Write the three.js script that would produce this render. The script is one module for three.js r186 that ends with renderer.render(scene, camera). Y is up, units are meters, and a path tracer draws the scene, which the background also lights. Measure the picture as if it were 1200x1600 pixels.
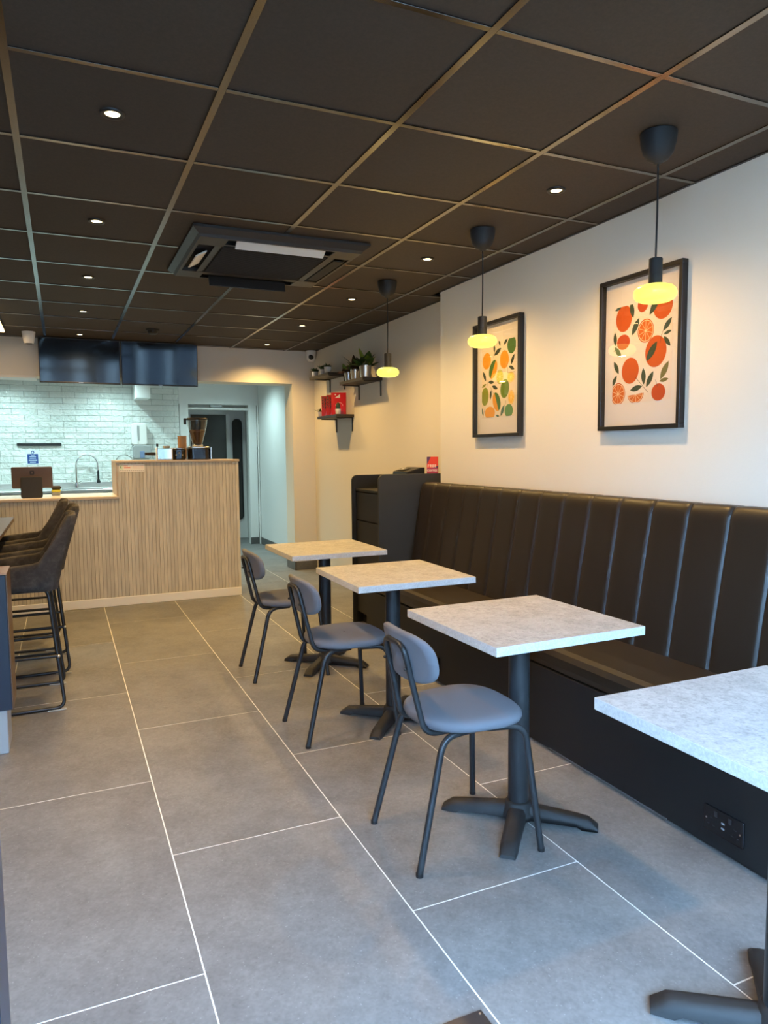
import * as THREE from 'three';
import { mergeGeometries } from 'three/addons/utils/BufferGeometryUtils.js';
import { RectAreaLightUniformsLib } from 'three/addons/lights/RectAreaLightUniformsLib.js';

// ------------------------------------------------------------------ camera, sky, exposure
RectAreaLightUniformsLib.init();
const scene = new THREE.Scene();
const camera = new THREE.PerspectiveCamera(2 * Math.atan(800 / 1117.54) * 180 / Math.PI, 0.75, 0.02, 100);
camera.position.set(0, 1.349, 0);
camera.rotation.set(-0.0850, -0.4211, -0.0087, 'YXZ');
const renderer = new THREE.WebGLRenderer();
renderer.toneMapping = THREE.LinearToneMapping;
renderer.toneMappingExposure = 1.0;
renderer.shadowMap.enabled = true;
const L = (r, g, b) => new THREE.Color().setRGB(r, g, b);
scene.background = L(12.0, 21.5, 34.5);                        // overcast daylight beyond the shopfront
const WARM = L(1, 0.62, 0.22), COOL = L(0.66, 0.98, 0.98);
const DOWN_CD = 6.9, PENDANT_CD = 0.30, KITCHEN_CD = 9.5;

// ------------------------------------------------------------------ helpers
const CE = 2.466;
let seed = 12345;
const rnd = () => { seed = (seed * 1664525 + 1013904223) >>> 0; return seed / 4294967296; };
const rr = (a, b) => a + (b - a) * rnd();
const taken = {};
function numbered(n) { const k = taken[n] = (taken[n] ?? -1) + 1; return k ? `${n}_${String(k).padStart(3, '0')}` : n; }
function tag(o, label, category, group) { o.userData.label = label; o.userData.category = category; if (group) o.userData.group = group; return o; }
function thing(name, label, category, [x, y, z] = [0, 0, 0], turn = 0, group) {
  const o = new THREE.Group(); o.name = numbered(name); o.position.set(x, y, z); o.rotation.y = turn;
  scene.add(o); return tag(o, label, category, group);
}
function part(name, geo, m, parent, label) {
  const o = new THREE.Mesh(Array.isArray(geo) ? merge(geo) : geo, m); o.name = name; o.castShadow = o.receiveShadow = true;
  if (label) o.userData.label = label;
  parent.add(o); return o;
}
function single(name, geo, m, label, category, group) { const o = part(numbered(name), geo, m, scene); return tag(o, label, category, group); }
function struct(name, geo, m, label) {
  const o = geo ? new THREE.Mesh(Array.isArray(geo) ? merge(geo) : geo, m) : new THREE.Group();
  o.name = name; o.castShadow = o.receiveShadow = true; scene.add(o); o.userData.kind = 'structure'; if (label) o.userData.label = label; return o;
}
function dup(o, [x, y, z], turn, label) {
  const c = o.clone(); c.name = numbered(o.name.replace(/_\d{3}$/, '')); c.position.set(x, y, z); c.rotation.y = turn; c.userData = { ...o.userData };
  if (label) c.userData.label = label; scene.add(c); return c;
}
function merge(list) { return mergeGeometries(list.map(g => { const n = g.index ? g.toNonIndexed() : g; for (const k of Object.keys(n.attributes)) if (!['position', 'normal', 'uv'].includes(k)) n.deleteAttribute(k); return n; })); }
// uv in metres from the direction each face points
function uvm(g, ou = 0, ov = 0) {
  g = g.index ? g.toNonIndexed() : g; if (!g.attributes.normal) g.computeVertexNormals();
  const p = g.attributes.position, uv = new Float32Array(p.count * 2), a = new THREE.Vector3(), b = new THREE.Vector3(), c = new THREE.Vector3();
  for (let i = 0; i < p.count; i += 3) {
    a.fromBufferAttribute(p, i); b.fromBufferAttribute(p, i + 1).sub(a); c.fromBufferAttribute(p, i + 2).sub(a); b.cross(c);
    const ax = Math.abs(b.x), ay = Math.abs(b.y), az = Math.abs(b.z);
    for (let k = i; k < i + 3; k++) {
      const x = p.getX(k), y = p.getY(k), z = p.getZ(k);
      const [u, v] = ay >= ax && ay >= az ? [x, z] : ax >= az ? [z, y] : [x, y];
      uv[2 * k] = u + ou; uv[2 * k + 1] = v + ov;
    }
  }
  g.setAttribute('uv', new THREE.BufferAttribute(uv, 2)); return g;
}
// box with chamfered edges: 44 triangles
function cbox(x0, x1, y0, y1, z0, z1, c = 0.002, ou = 0, ov = 0) {
  const w = [x1 - x0, y1 - y0, z1 - z0]; c = Math.min(c, w[0] / 2.2, w[1] / 2.2, w[2] / 2.2);
  const pos = [], nor = [], ctr = [(x0 + x1) / 2, (y0 + y1) / 2, (z0 + z1) / 2], h = w.map(v => v / 2);
  const pt = (s, ax) => [0, 1, 2].map(k => ctr[k] + s[k] * (h[k] - (k === ax ? 0 : c)));
  const poly = (ps) => {
    const A = new THREE.Vector3(...ps[0]), B = new THREE.Vector3(...ps[1]), C = new THREE.Vector3(...ps[2]);
    const n = B.clone().sub(A).cross(C.clone().sub(A)).normalize(); const out = new THREE.Vector3(...ps[0]).sub(new THREE.Vector3(...ctr));
    if (n.dot(out) < 0) { ps = ps.slice().reverse(); n.negate(); }
    for (let i = 1; i < ps.length - 1; i++) for (const q of [ps[0], ps[i], ps[i + 1]]) { pos.push(...q); nor.push(n.x, n.y, n.z); }
  };
  const sg = [-1, 1];
  for (let a = 0; a < 3; a++) { const b = (a + 1) % 3, d = (a + 2) % 3; for (const s of sg) { poly([[-1, -1], [1, -1], [1, 1], [-1, 1]].map(([p, q]) => { const v = []; v[a] = s; v[b] = p; v[d] = q; return pt(v, a); })); } }
  for (let a = 0; a < 3; a++) { const b = (a + 1) % 3, d = (a + 2) % 3; for (const p of sg) for (const q of sg) { const f = (s, ax) => { const v = []; v[a] = s; v[b] = p; v[d] = q; return pt(v, ax); }; poly([f(-1, b), f(1, b), f(1, d), f(-1, d)]); } }
  for (const x of sg) for (const y of sg) for (const z of sg) poly([pt([x, y, z], 0), pt([x, y, z], 1), pt([x, y, z], 2)]);
  const g = new THREE.BufferGeometry(); g.setAttribute('position', new THREE.Float32BufferAttribute(pos, 3)); g.setAttribute('normal', new THREE.Float32BufferAttribute(nor, 3));
  return uvm(g, ou, ov);
}
const bx = (x0, x1, y0, y1, z0, z1) => uvm(new THREE.BoxGeometry(x1 - x0, y1 - y0, z1 - z0).translate((x0 + x1) / 2, (y0 + y1) / 2, (z0 + z1) / 2));
const cyl = (r0, r1, y0, y1, x = 0, z = 0, seg = 24, open = false) => new THREE.CylinderGeometry(r1, r0, y1 - y0, seg, 1, open).translate(x, (y0 + y1) / 2, z);
const lathe = (pts, seg = 32) => new THREE.LatheGeometry(pts.map(p => new THREE.Vector2(...p)), seg);
const V = (x, y, z) => new THREE.Vector3(x, y, z);
// a tube along a polyline whose corners are rounded
function pipe(pts, r, bend = 0.05, seg = 10, closed = false) {
  const P = pts.map(p => V(...p)), cp = new THREE.CurvePath(), n = P.length;
  const cut = (i, j) => { const d = P[j].clone().sub(P[i]); return P[i].clone().add(d.clone().setLength(Math.min(bend, d.length() / 2.05))); };
  let len = 0;
  const add = (c) => { if (c.getLength() > 1e-5) { cp.add(c); len += c.getLength(); } };
  if (closed) for (let i = 0; i < n; i++) { const a = (i + n - 1) % n, b = (i + 1) % n; add(new THREE.QuadraticBezierCurve3(cut(i, a), P[i], cut(i, b))); add(new THREE.LineCurve3(cut(i, b), cut(b, i))); }
  else {
    let at = P[0];
    for (let i = 1; i < n - 1; i++) { const a = cut(i, i - 1), b = cut(i, i + 1); add(new THREE.LineCurve3(at, a)); add(new THREE.QuadraticBezierCurve3(a, P[i], b)); at = b; }
    add(new THREE.LineCurve3(at, P[n - 1]));
  }
  const t = new THREE.TubeGeometry(cp, Math.max(8, Math.ceil(len / 0.012)), r, seg, closed);
  if (closed) return t;
  const caps = [[P[0], P[1]], [P[n - 1], P[n - 2]]].map(([a, b]) => { const c = new THREE.CircleGeometry(r, seg); c.applyQuaternion(new THREE.Quaternion().setFromUnitVectors(V(0, 0, 1), a.clone().sub(b).normalize())); return c.translate(a.x, a.y, a.z); });
  return merge([t, ...caps]);
}
// smooth grid surface from f(u, v) -> [x, y, z]
function grid(f, nu, nv) {
  const pos = [], uv = [], idx = [];
  for (let j = 0; j <= nv; j++) for (let i = 0; i <= nu; i++) { pos.push(...f(i / nu, j / nv)); uv.push(i / nu, j / nv); }
  for (let j = 0; j < nv; j++) for (let i = 0; i < nu; i++) { const a = j * (nu + 1) + i, b = a + 1, c = a + nu + 1, d = c + 1; idx.push(a, b, d, a, d, c); }
  const g = new THREE.BufferGeometry(); g.setAttribute('position', new THREE.Float32BufferAttribute(pos, 3)); g.setAttribute('uv', new THREE.Float32BufferAttribute(uv, 2)); g.setIndex(idx); g.computeVertexNormals(); return g;
}
function extr(pts, depth, bevel = 0.002, seg = 1) {            // outline in xy, depth along z from 0
  const s = new THREE.Shape(pts.map(p => new THREE.Vector2(...p)));
  return new THREE.ExtrudeGeometry(s, { depth: depth - 2 * bevel, bevelEnabled: bevel > 0, bevelThickness: bevel, bevelSize: bevel, bevelOffset: -bevel, bevelSegments: seg, steps: 1, curveSegments: 12 }).translate(0, 0, bevel);
}
function roundRect(w, h, r, n = 6) {
  const o = []; const c = [[w / 2 - r, h / 2 - r, 0], [-w / 2 + r, h / 2 - r, 1], [-w / 2 + r, -h / 2 + r, 2], [w / 2 - r, -h / 2 + r, 3]];
  for (const [x, y, q] of c) for (let i = 0; i <= n; i++) { const a = (q + i / n) * Math.PI / 2; o.push([x + r * Math.cos(a), y + r * Math.sin(a)]); }
  return o;
}

// ------------------------------------------------------------------ procedural textures
function vnoise(n, cells, s) {                                 // tiling value noise, n x n
  let t = s; const r = () => { t = (t * 1664525 + 1013904223) >>> 0; return t / 4294967296; };
  const g = Float32Array.from({ length: cells * cells }, r), o = new Float32Array(n * n), sm = x => x * x * (3 - 2 * x);
  for (let y = 0; y < n; y++) for (let x = 0; x < n; x++) {
    const fx = x / n * cells, fy = y / n * cells, ix = Math.floor(fx), iy = Math.floor(fy), ux = sm(fx - ix), uy = sm(fy - iy), jx = (ix + 1) % cells, jy = (iy + 1) % cells;
    o[y * n + x] = (g[iy * cells + ix] * (1 - ux) + g[iy * cells + jx] * ux) * (1 - uy) + (g[jy * cells + ix] * (1 - ux) + g[jy * cells + jx] * ux) * uy;
  } return o;
}
function fbm(n, list, s) { const o = new Float32Array(n * n); let tot = 0; list.forEach(([c, a], k) => { const v = vnoise(n, c, s + k * 77); for (let i = 0; i < o.length; i++) o[i] += a * v[i]; tot += a; }); for (let i = 0; i < o.length; i++) o[i] /= tot; return o; }
function tex(n, f, srgb, size = 1, m = n) {                    // f(i) -> [r,g,b] 0..255, one repeat covers size metres
  const d = new Uint8Array(n * m * 4); for (let i = 0; i < n * m; i++) { const [r, g, b] = f(i); d.set([r, g, b, 255], 4 * i); }
  const t = new THREE.DataTexture(d, n, m); t.wrapS = t.wrapT = THREE.RepeatWrapping; t.magFilter = THREE.LinearFilter; t.minFilter = THREE.LinearMipmapLinearFilter; t.generateMipmaps = true;
  if (srgb) t.colorSpace = THREE.SRGBColorSpace; t.repeat.set(1 / size, 1 / size); t.needsUpdate = true; return t;
}
const cl = v => Math.max(0, Math.min(255, v));
const mat = (o) => new THREE.MeshStandardMaterial({ roughness: 0.6, metalness: 0, side: THREE.DoubleSide, ...o });
const phys = (o) => new THREE.MeshPhysicalMaterial({ roughness: 0.6, metalness: 0, side: THREE.DoubleSide, ...o });
const toS = c => 255 * (c <= 0.0031308 ? 12.92 * c : 1.055 * Math.pow(c, 1 / 2.4) - 0.055);

const fl1 = fbm(512, [[6, 1], [14, .8], [34, .6], [90, .5], [256, .5]], 3), fl2 = fbm(512, [[128, 1], [256, 1]], 9), sp = vnoise(512, 256, 21);
const floorMap = tex(512, i => { const v = .178 + .13 * (fl1[i] - .5) + .055 * (fl2[i] - .5) + (sp[i] > .985 ? .12 : 0) - (sp[i] < .012 ? .05 : 0); return [toS(v), toS(v), toS(v * .985)]; }, true, 1.3);
const floorBump = tex(512, i => { const v = cl(255 * (.6 * fl1[i] + .4 * fl2[i])); return [v, v, v]; }, false, 1.3);
const conc1 = fbm(512, [[10, .8], [26, 1], [70, 1], [180, 1]], 31), conc2 = fbm(512, [[60, 1], [150, 1]], 45);
const concMap = tex(512, i => { const v = .40 + .32 * (conc1[i] - .5) - (conc2[i] > .60 ? .08 * Math.min(1, (conc2[i] - .60) * 9) : 0); return [toS(v), toS(v * .985), toS(v * .955)]; }, true, 0.6);
const edgeN = fbm(256, [[12, .6], [60, 1], [128, 1]], 47);
const edgeMap = tex(256, i => { const v = .56 + .30 * (edgeN[i] - .5); return [toS(v), toS(v), toS(v * .98)]; }, true, 0.25);
const plas = fbm(256, [[12, 1], [50, .6], [128, .6]], 55);
const plasBump = tex(256, i => { const v = cl(255 * plas[i]); return [v, v, v]; }, false, 0.5);
const weave = tex(128, i => { const x = i % 128, y = (i / 128) | 0, v = 128 + 60 * Math.sin(x * Math.PI / 2) * Math.sin(y * Math.PI / 2) + 50 * (sp[i * 3] - .5); return [cl(v), cl(v), cl(v)]; }, false, 0.06);
const velv = fbm(256, [[5, 1], [11, 1], [30, .7], [120, .5]], 66);
const velvMap = tex(256, i => { const v = .022 + .13 * Math.pow(velv[i], 2.6); return [toS(v * 1.10), toS(v), toS(v * .93)]; }, true, 0.35);
const leath = fbm(256, [[60, 1], [128, 1]], 71);
const leatherBump = tex(256, i => { const v = cl(255 * leath[i]); return [v, v, v]; }, false, 0.12);
const ceilTex = fbm(256, [[80, 1], [200, 1]], 81);
const ceilMap = tex(256, i => { const v = .040 + .018 * (ceilTex[i] - .5); return [toS(v * 1.28), toS(v * .88), toS(v * .56)]; }, true, 0.6);
const wob = fbm(256, [[7, 1], [16, .9], [34, .5]], 91);
const wobBump = tex(256, i => { const v = cl(255 * wob[i]); return [v, v, v]; }, false, 0.42);
const wd = vnoise(512, 96, 101), wd2 = vnoise(512, 8, 111);
const oakMap = tex(512, i => { const x = i % 512, y = (i / 512) | 0; const g = wd[(((y / 14) | 0) % 512) * 512 + x], h = wd2[y * 512 + x]; const v = .58 + .12 * (g - .5) + .05 * (h - .5); return [toS(v * 1.04), toS(v * .945), toS(v * .725)]; }, true, 0.5);

const M = {
  floors: [0, 1, 2].map(k => mat({ map: floorMap, bumpMap: floorBump, bumpScale: 0.0012, roughness: [0.50, 0.53, 0.47][k], color: L(...[[1, 1, 1], [.95, .95, .95], [1.04, 1.03, 1.02]][k]) })),
  grout: mat({ color: L(.80, .78, .73), roughness: .9 }),
  wall: mat({ color: L(.75, .71, .615), roughness: .75, bumpMap: plasBump, bumpScale: .0004 }),
  wallDark: mat({ color: L(.13, .125, .12), roughness: .7, bumpMap: plasBump, bumpScale: .0004 }),
  kwall: mat({ color: L(.74, .745, .73), roughness: .6, bumpMap: plasBump, bumpScale: .0004 }),
  ceil: [0, 1].map(k => mat({ map: ceilMap, roughness: .75, color: L(k ? .92 : 1, k ? .92 : 1, k ? .92 : 1) })),
  tee: mat({ color: L(.25, .24, .23), metalness: 1, roughness: .22 }),
  void: mat({ color: L(.02, .02, .02), roughness: .95 }),
  black: mat({ color: L(.014, .014, .015), roughness: .42 }),
  blackMatt: mat({ color: L(.016, .016, .016), roughness: .62 }),
  blackGloss: mat({ color: L(.008, .008, .009), roughness: .12 }),
  steelBlack: mat({ color: L(.030, .032, .034), roughness: .36, metalness: .25 }),
  castIron: mat({ color: L(.026, .026, .026), roughness: .46, metalness: .2, bumpMap: leatherBump, bumpScale: .0004 }),
  conc: mat({ map: concMap, roughness: .42, bumpMap: floorBump, bumpScale: .0002 }),
  concEdge: mat({ map: edgeMap, roughness: .5 }),
  fabric: mat({ color: L(.150, .155, .175), roughness: .92, bumpMap: weave, bumpScale: .0006 }),
  velvet: phys({ map: velvMap, roughness: .9, sheen: .6, sheenRoughness: .5, sheenColor: L(.12, .10, .085) }),
  leather: mat({ color: L(.0185, .0128, .0085), roughness: .40, bumpMap: leatherBump, bumpScale: .00025 }),
  laminate: mat({ color: L(.0085, .0085, .0085), roughness: .55, bumpMap: plasBump, bumpScale: .0002 }),
  dustBoard: mat({ color: L(.034, .035, .031), roughness: .55, bumpMap: plasBump, bumpScale: .0003 }),
  oak: [0, 1, 2].map(k => mat({ map: oakMap, roughness: .55, color: L(...[[1, 1, 1], [.93, .925, .91], [1.05, 1.045, 1.03]][k]) })),
  oakDark: mat({ color: L(.13, .10, .065), roughness: .7 }),
  oakTop: mat({ color: L(.52, .42, .31), roughness: .5 }),
  plinth: mat({ color: L(.84, .82, .74), roughness: .6 }),
  marble: mat({ color: L(.80, .79, .76), roughness: .2 }),
  tile: [0, 1, 2].map(k => mat({ color: L(...[[.72, .75, .72], [.68, .72, .69], [.75, .77, .74]][k]), roughness: .10, bumpMap: wobBump, bumpScale: .017 })),
  tileGrout: mat({ color: L(.30, .32, .31), roughness: .8 }),
  skirt: mat({ map: floorMap, color: L(.6, .6, .6), roughness: .4 }),
  steel: mat({ color: L(.66, .66, .64), metalness: 1, roughness: .42 }),
  chrome: mat({ color: L(.80, .80, .80), metalness: 1, roughness: .08 }),
  brushed: mat({ color: L(.66, .64, .60), metalness: 1, roughness: .32 }),
  white: mat({ color: L(.78, .77, .74), roughness: .45 }),
  whiteGloss: mat({ color: L(.80, .80, .79), roughness: .2 }),
  grey: mat({ color: L(.33, .34, .34), roughness: .5 }),
  darkGlass: mat({ color: L(.045, .045, .043), roughness: .2 }),
  screen: mat({ color: L(.006, .008, .011), roughness: .07 }),
  glass: phys({ color: L(1, 1, 1), roughness: 0, transmission: 1, thickness: 0, ior: 1.5 }),
  paper: mat({ color: L(.72, .66, .58), roughness: .8 }),
  navy: mat({ color: L(.012, .018, .035), roughness: .3 }),
  bronze: mat({ color: L(.16, .10, .065), roughness: .35, metalness: .5 }),
  acDark: mat({ color: L(.030, .028, .026), roughness: .42 }),
  acMesh: mat({ color: L(.010, .010, .011), roughness: .7 }),
  acFlap: mat({ color: L(.72, .70, .64), roughness: .45 }),
  shelf: mat({ color: L(.030, .027, .025), roughness: .5 }),
  beans: mat({ color: L(.050, .020, .010), roughness: .45 }),
  tan: mat({ color: L(.46, .27, .13), roughness: .7 }),
  tillBrown: mat({ color: L(.10, .065, .042), roughness: .38 }),
  yellow: mat({ color: L(.70, .62, .05), roughness: .5 }),
  soil: mat({ color: L(.02, .014, .01), roughness: 1 }),
  leafs: [[.035, .085, .018], [.020, .045, .016], [.16, .24, .03], [.045, .028, .024]].map(c => mat({ color: L(...c), roughness: .45 })),
  succ: mat({ color: L(.030, .060, .022), roughness: .6 }),
  stone: mat({ color: L(.42, .40, .36), roughness: .8 }),
  asphalt: mat({ color: L(.060, .052, .044), roughness: .9 }),
  lampHot: mat({ color: L(1, .9, .7), emissive: L(1, .80, .42), emissiveIntensity: 9 }),
  lampCool: mat({ color: L(1, 1, 1), emissive: L(.8, 1, .98), emissiveIntensity: 8 }),
  stripHot: mat({ color: L(1, .9, .7), emissive: L(1, .74, .36), emissiveIntensity: 5 }),
  pendGlass: mat({ color: L(.12, .11, .05), roughness: .3, emissive: L(1, .92, .17), emissiveIntensity: 1.15 }),
};
// a canvas print; draw(ctx, w, h)
function print(w, h, draw, rough = .7) {
  const c = document.createElement('canvas'); c.width = w; c.height = h; draw(c.getContext('2d'), w, h);
  const t = new THREE.CanvasTexture(c); t.colorSpace = THREE.SRGBColorSpace; return mat({ map: t, roughness: rough });
}

// ------------------------------------------------------------------ room shell
// floor: porcelain tiles 600 x 1200 in running bond on pale grout
const FX = 0.2816, FZ = -1.7924, XL = -1.30, XN = 2.495, XF = 2.64, ZF = 0.30, ZC = -4.56, ZB = -7.80, ZK = -10.35, ZE = -11.20;
const floor = struct('floor', null, null, 'mid grey stone-look porcelain floor with thin pale grout');
part('grout_bed', bx(XL, XF + .01, -.05, -.0008, ZE - .1, ZF), M.grout, floor, 'pale grout between the floor tiles');
const tileGeos = [0, 1, 2, 3, 4, 5].map(k => cbox(-.2993, .2993, -.0008, 0, -.5993, .5993, .0004, k * .37, k * .61));
for (let i = -3; i <= 3; i++) for (let j = -3; j <= 9; j++) {
  const x0 = FX + .603 * i + .0022, x1 = x0 + .5986, z1 = FZ - 1.203 * (j + (((i % 2) + 2) % 2 === 0 ? .5 : 0)) - .0022, z0 = z1 - 1.1986;
  const a0 = Math.max(x0, XL), a1 = Math.min(x1, XF), b0 = Math.max(z0, ZE), b1 = Math.min(z1, ZF);
  if (a1 - a0 < .02 || b1 - b0 < .02) continue;
  const m = M.floors[(i * 5 + j * 3 + 60) % 3];
  if (a0 === x0 && a1 === x1 && b0 === z0 && b1 === z1) { const o = part('tile', tileGeos[(i * 7 + j * 5 + 84) % 6], m, floor); o.position.set((x0 + x1) / 2, 0, (z0 + z1) / 2); }
  else part('tile', cbox(a0, a1, -.0008, 0, b0, b1, .0007), m, floor);
}
// ceiling: 600 mm grid, dark lay-in tiles in glossy tees
const ceiling = struct('ceiling', null, null, 'dark brown-black suspended ceiling of square tiles in a shiny grid');
part('deck', bx(XL - .1, XF + .1, CE + .06, CE + .12, ZB - .1, ZF), M.void, ceiling, 'black void above the tiles');
const CX = k => -.1003 + .6 * (k - 1), CZ = j => -2.3127 - .6 * j;
const ctile = cbox(-.297, .297, 0, .015, -.297, .297, .002);
for (let i = -1; i <= 5; i++) for (let j = -5; j <= 9; j++) {
  const x0 = Math.max(CX(i), XL), x1 = Math.min(CX(i + 1), j >= 4 ? XF : XN), z1 = Math.min(CZ(j), ZF), z0 = Math.max(CZ(j + 1), ZB);
  if (x1 - x0 < .03 || z1 - z0 < .03) continue;
  const full = Math.abs(x1 - x0 - .6) < 1e-6 && Math.abs(z1 - z0 - .6) < 1e-6;
  const o = part('ceiling_tile', full ? ctile : cbox(-(x1 - x0) / 2 + .001, (x1 - x0) / 2 - .001, 0, .015, -(z1 - z0) / 2 + .001, (z1 - z0) / 2 - .001, .002), M.ceil[(i + j + 20) % 2], ceiling);
  o.position.set((x0 + x1) / 2, CE + .003 + rnd() * .0015, (z0 + z1) / 2);
}
for (let i = 0; i <= 5; i++) part('main_tee', cbox(CX(i) - .012, CX(i) + .012, CE - .001, CE + .0028, ZB, ZF, .0006), M.tee, ceiling);
const tee = cbox(-.288, .288, CE - .001, CE + .0028, -.010, .010, .0006);
for (let j = -4; j <= 9; j++) for (let i = -1; i <= 5; i++) {
  const x0 = Math.max(CX(i) + .012, XL), x1 = Math.min(CX(i + 1) - .012, j >= 4 ? XF : XN); if (x1 - x0 < .03) continue;
  if (x1 - x0 > .57) part('cross_tee', tee, M.tee, ceiling).position.set((x0 + x1) / 2, 0, CZ(j)); else part('cross_tee', cbox(x0, x1, CE - .001, CE + .0028, CZ(j) - .010, CZ(j) + .010, .0006), M.tee, ceiling);
}
part('edge_angle', [cbox(XN - .014, XN, CE - .0015, CE + .002, ZC, ZF, .0005), cbox(XF - .014, XF, CE - .0015, CE + .002, ZB, ZC, .0005)], M.black, ceiling, 'black angle trim along the cream wall');
// walls
struct('wall_right', bx(XN, XN + .30, -.05, CE + .12, ZC, ZF), M.wall, 'cream painted wall behind the banquette');
struct('wall_right_recess', bx(XF, XF + .155, -.05, CE + .12, ZB - .30, ZC - .0005), M.wall, 'cream painted wall set back beyond the banquette');
struct('wall_left', bx(XL - .15, XL, -.05, CE + .12, ZE, ZF), M.wallDark, 'dark grey painted wall behind the bar table');
struct('wall_bulkhead', bx(XL, 2.38, 2.107, CE + .12, ZB - .30, ZB), M.wall, 'cream painted beam over the counter opening');
struct('trim_1', cbox(XL, -.20, 2.085, 2.107, ZB - .30, ZB + .012, .002), M.white, 'thin white edging under the beam');
const pier = struct('wall_pier', bx(2.38, XF, -.0, CE + .12, ZB - .30, ZB), M.wall, 'cream painted end wall beside the passage');
struct('baseboard_pier', [cbox(2.372, 2.388, 0, .10, ZB - .30, ZB + .009, .001), cbox(2.380, XF, 0, .10, ZB, ZB + .009, .001)], M.skirt, 'dark grey tile baseboard at the foot of the passage wall');
// kitchen beyond the beam
struct('ceiling_kitchen', bx(XL, XF + .1, CE, CE + .1, ZK - .1, ZB - .30), M.kwall, 'white kitchen ceiling');
struct('wall_passage', bx(XF, XF + .155, -.05, CE + .1, ZE - .1, ZB - .301), M.kwall, 'pale wall along the passage to the rear door');
struct('baseboard_passage', cbox(XF - .010, XF, 0, .10, ZK, ZB - .30, .001), M.skirt, 'dark grey tile baseboard along the passage');
const wallBack = struct('wall_back', null, null, 'rear kitchen wall of glossy white brick tiles');
part('backing', bx(XL, 1.515, -.05, CE + .05, ZK - .12, ZK - .008), M.tileGrout, wallBack, 'grey grout behind the tiles');
{
  const W = .298, Hh = .0730, g = [0, 1, 2, 3, 4, 5].map(k => cbox(-W / 2, W / 2, -Hh / 2, Hh / 2, -.008, 0, .003, k * .31, k * .17));
  let n = 0;
  for (let r = 0; r < 20; r++) {
    const y = 2.348 - .0765 * r;
    for (const [c0, c1, off] of [[XL, .897, r % 2 ? 0 : .1505], [.8995, 1.513, r % 2 ? .1 : .2505]])
      for (let x = c0 - .602 + off + (c0 === XL ? -.02 : 0); x < c1; x += .301) {
        const x0 = Math.max(x, c0), x1 = Math.min(x + .298, c1); if (x1 - x0 < .02) continue; n++;
        const m = M.tile[(n * 7 + r * 3) % 3];
        if (x1 - x0 > .2975) { const o = part('wall_tile', g[(n * 5 + r) % 6], m, wallBack); o.position.set((x0 + x1) / 2, y, ZK); o.rotation.set(((n * 37) % 11 - 5) * .0018, ((n * 53) % 13 - 6) * .0009, 0); }
        else part('wall_tile', cbox(x0, x1, y - Hh / 2, y + Hh / 2, ZK - .008, ZK, .0012, n * .13, r * .2), m, wallBack);
      }
  }
}
struct('wall_header', bx(1.515, XF, 2.03, CE, ZK - .12, ZK), M.kwall, 'pale header over the rear doorway');
struct('wall_boxing', bx(.915, 1.09, 2.068, CE, ZK + .001, ZK + .45), M.kwall, 'white boxed-in corner under the kitchen ceiling');
const door2 = struct('door_2', null, null, 'pale painted frame of the rear doorway');
part('jamb', cbox(1.520, 1.640, 0, 2.03, ZK - .12, ZK + .004, .002), M.kwall, door2);
part('jamb', cbox(2.490, XF - .03, 0, 2.03, ZK - .12, ZK + .004, .002), M.kwall, door2);
part('stop_rail', cbox(1.64, 2.49, 1.955, 1.985, ZK - .10, ZK - .02, .003), M.white, door2, 'white rail across the top of the doorway');
part('closer', cbox(1.95, 2.12, 1.99, 2.028, ZK - .07, ZK - .01, .004), M.grey, door2, 'small dark door closer');
part('pipe', cyl(.011, .011, 0, 2.03, XF - .016, ZK + .02, 12), M.white, door2, 'white pipe in the corner');
struct('baseboard_doorway', cbox(2.486, XF - .03, 0, .10, ZK + .004, ZK + .012, .001), M.skirt, 'dark grey tile baseboard beside the rear doorway');
// rear lobby behind the doorway
struct('wall_lobby', bx(1.40, XF, -.05, 2.46, ZE - .1, ZE), M.kwall, 'dim pale wall at the end of the rear lobby');
struct('wall_lobby_side', bx(1.39, 1.515, -.05, 2.46, ZE, ZK - .12), M.kwall, 'dim side wall of the rear lobby');
struct('ceiling_lobby', bx(1.39, XF + .1, 2.30, 2.4, ZE, ZK - .12), M.kwall, 'low lobby ceiling');
const door3 = struct('door_3', null, null, 'grey rear door with a dark panel');
part('frame', [cbox(1.74, 2.40, 1.93, 2.01, ZE, ZE + .035, .003), cbox(2.335, 2.40, 0, 1.93, ZE, ZE + .035, .003), cbox(1.74, 1.80, 0, 1.93, ZE, ZE + .035, .003)], M.kwall, door3, 'grey door frame');
part('panel', cbox(1.80, 2.335, .02, 1.93, ZE, ZE + .02, .002), M.darkGlass, door3, 'dark glazed door panel');
part('handle', pipe([[2.28, 1.02, ZE + .02], [2.28, 1.02, ZE + .06], [2.18, 1.02, ZE + .06]], .009, .012), M.steel, door3);
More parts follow.
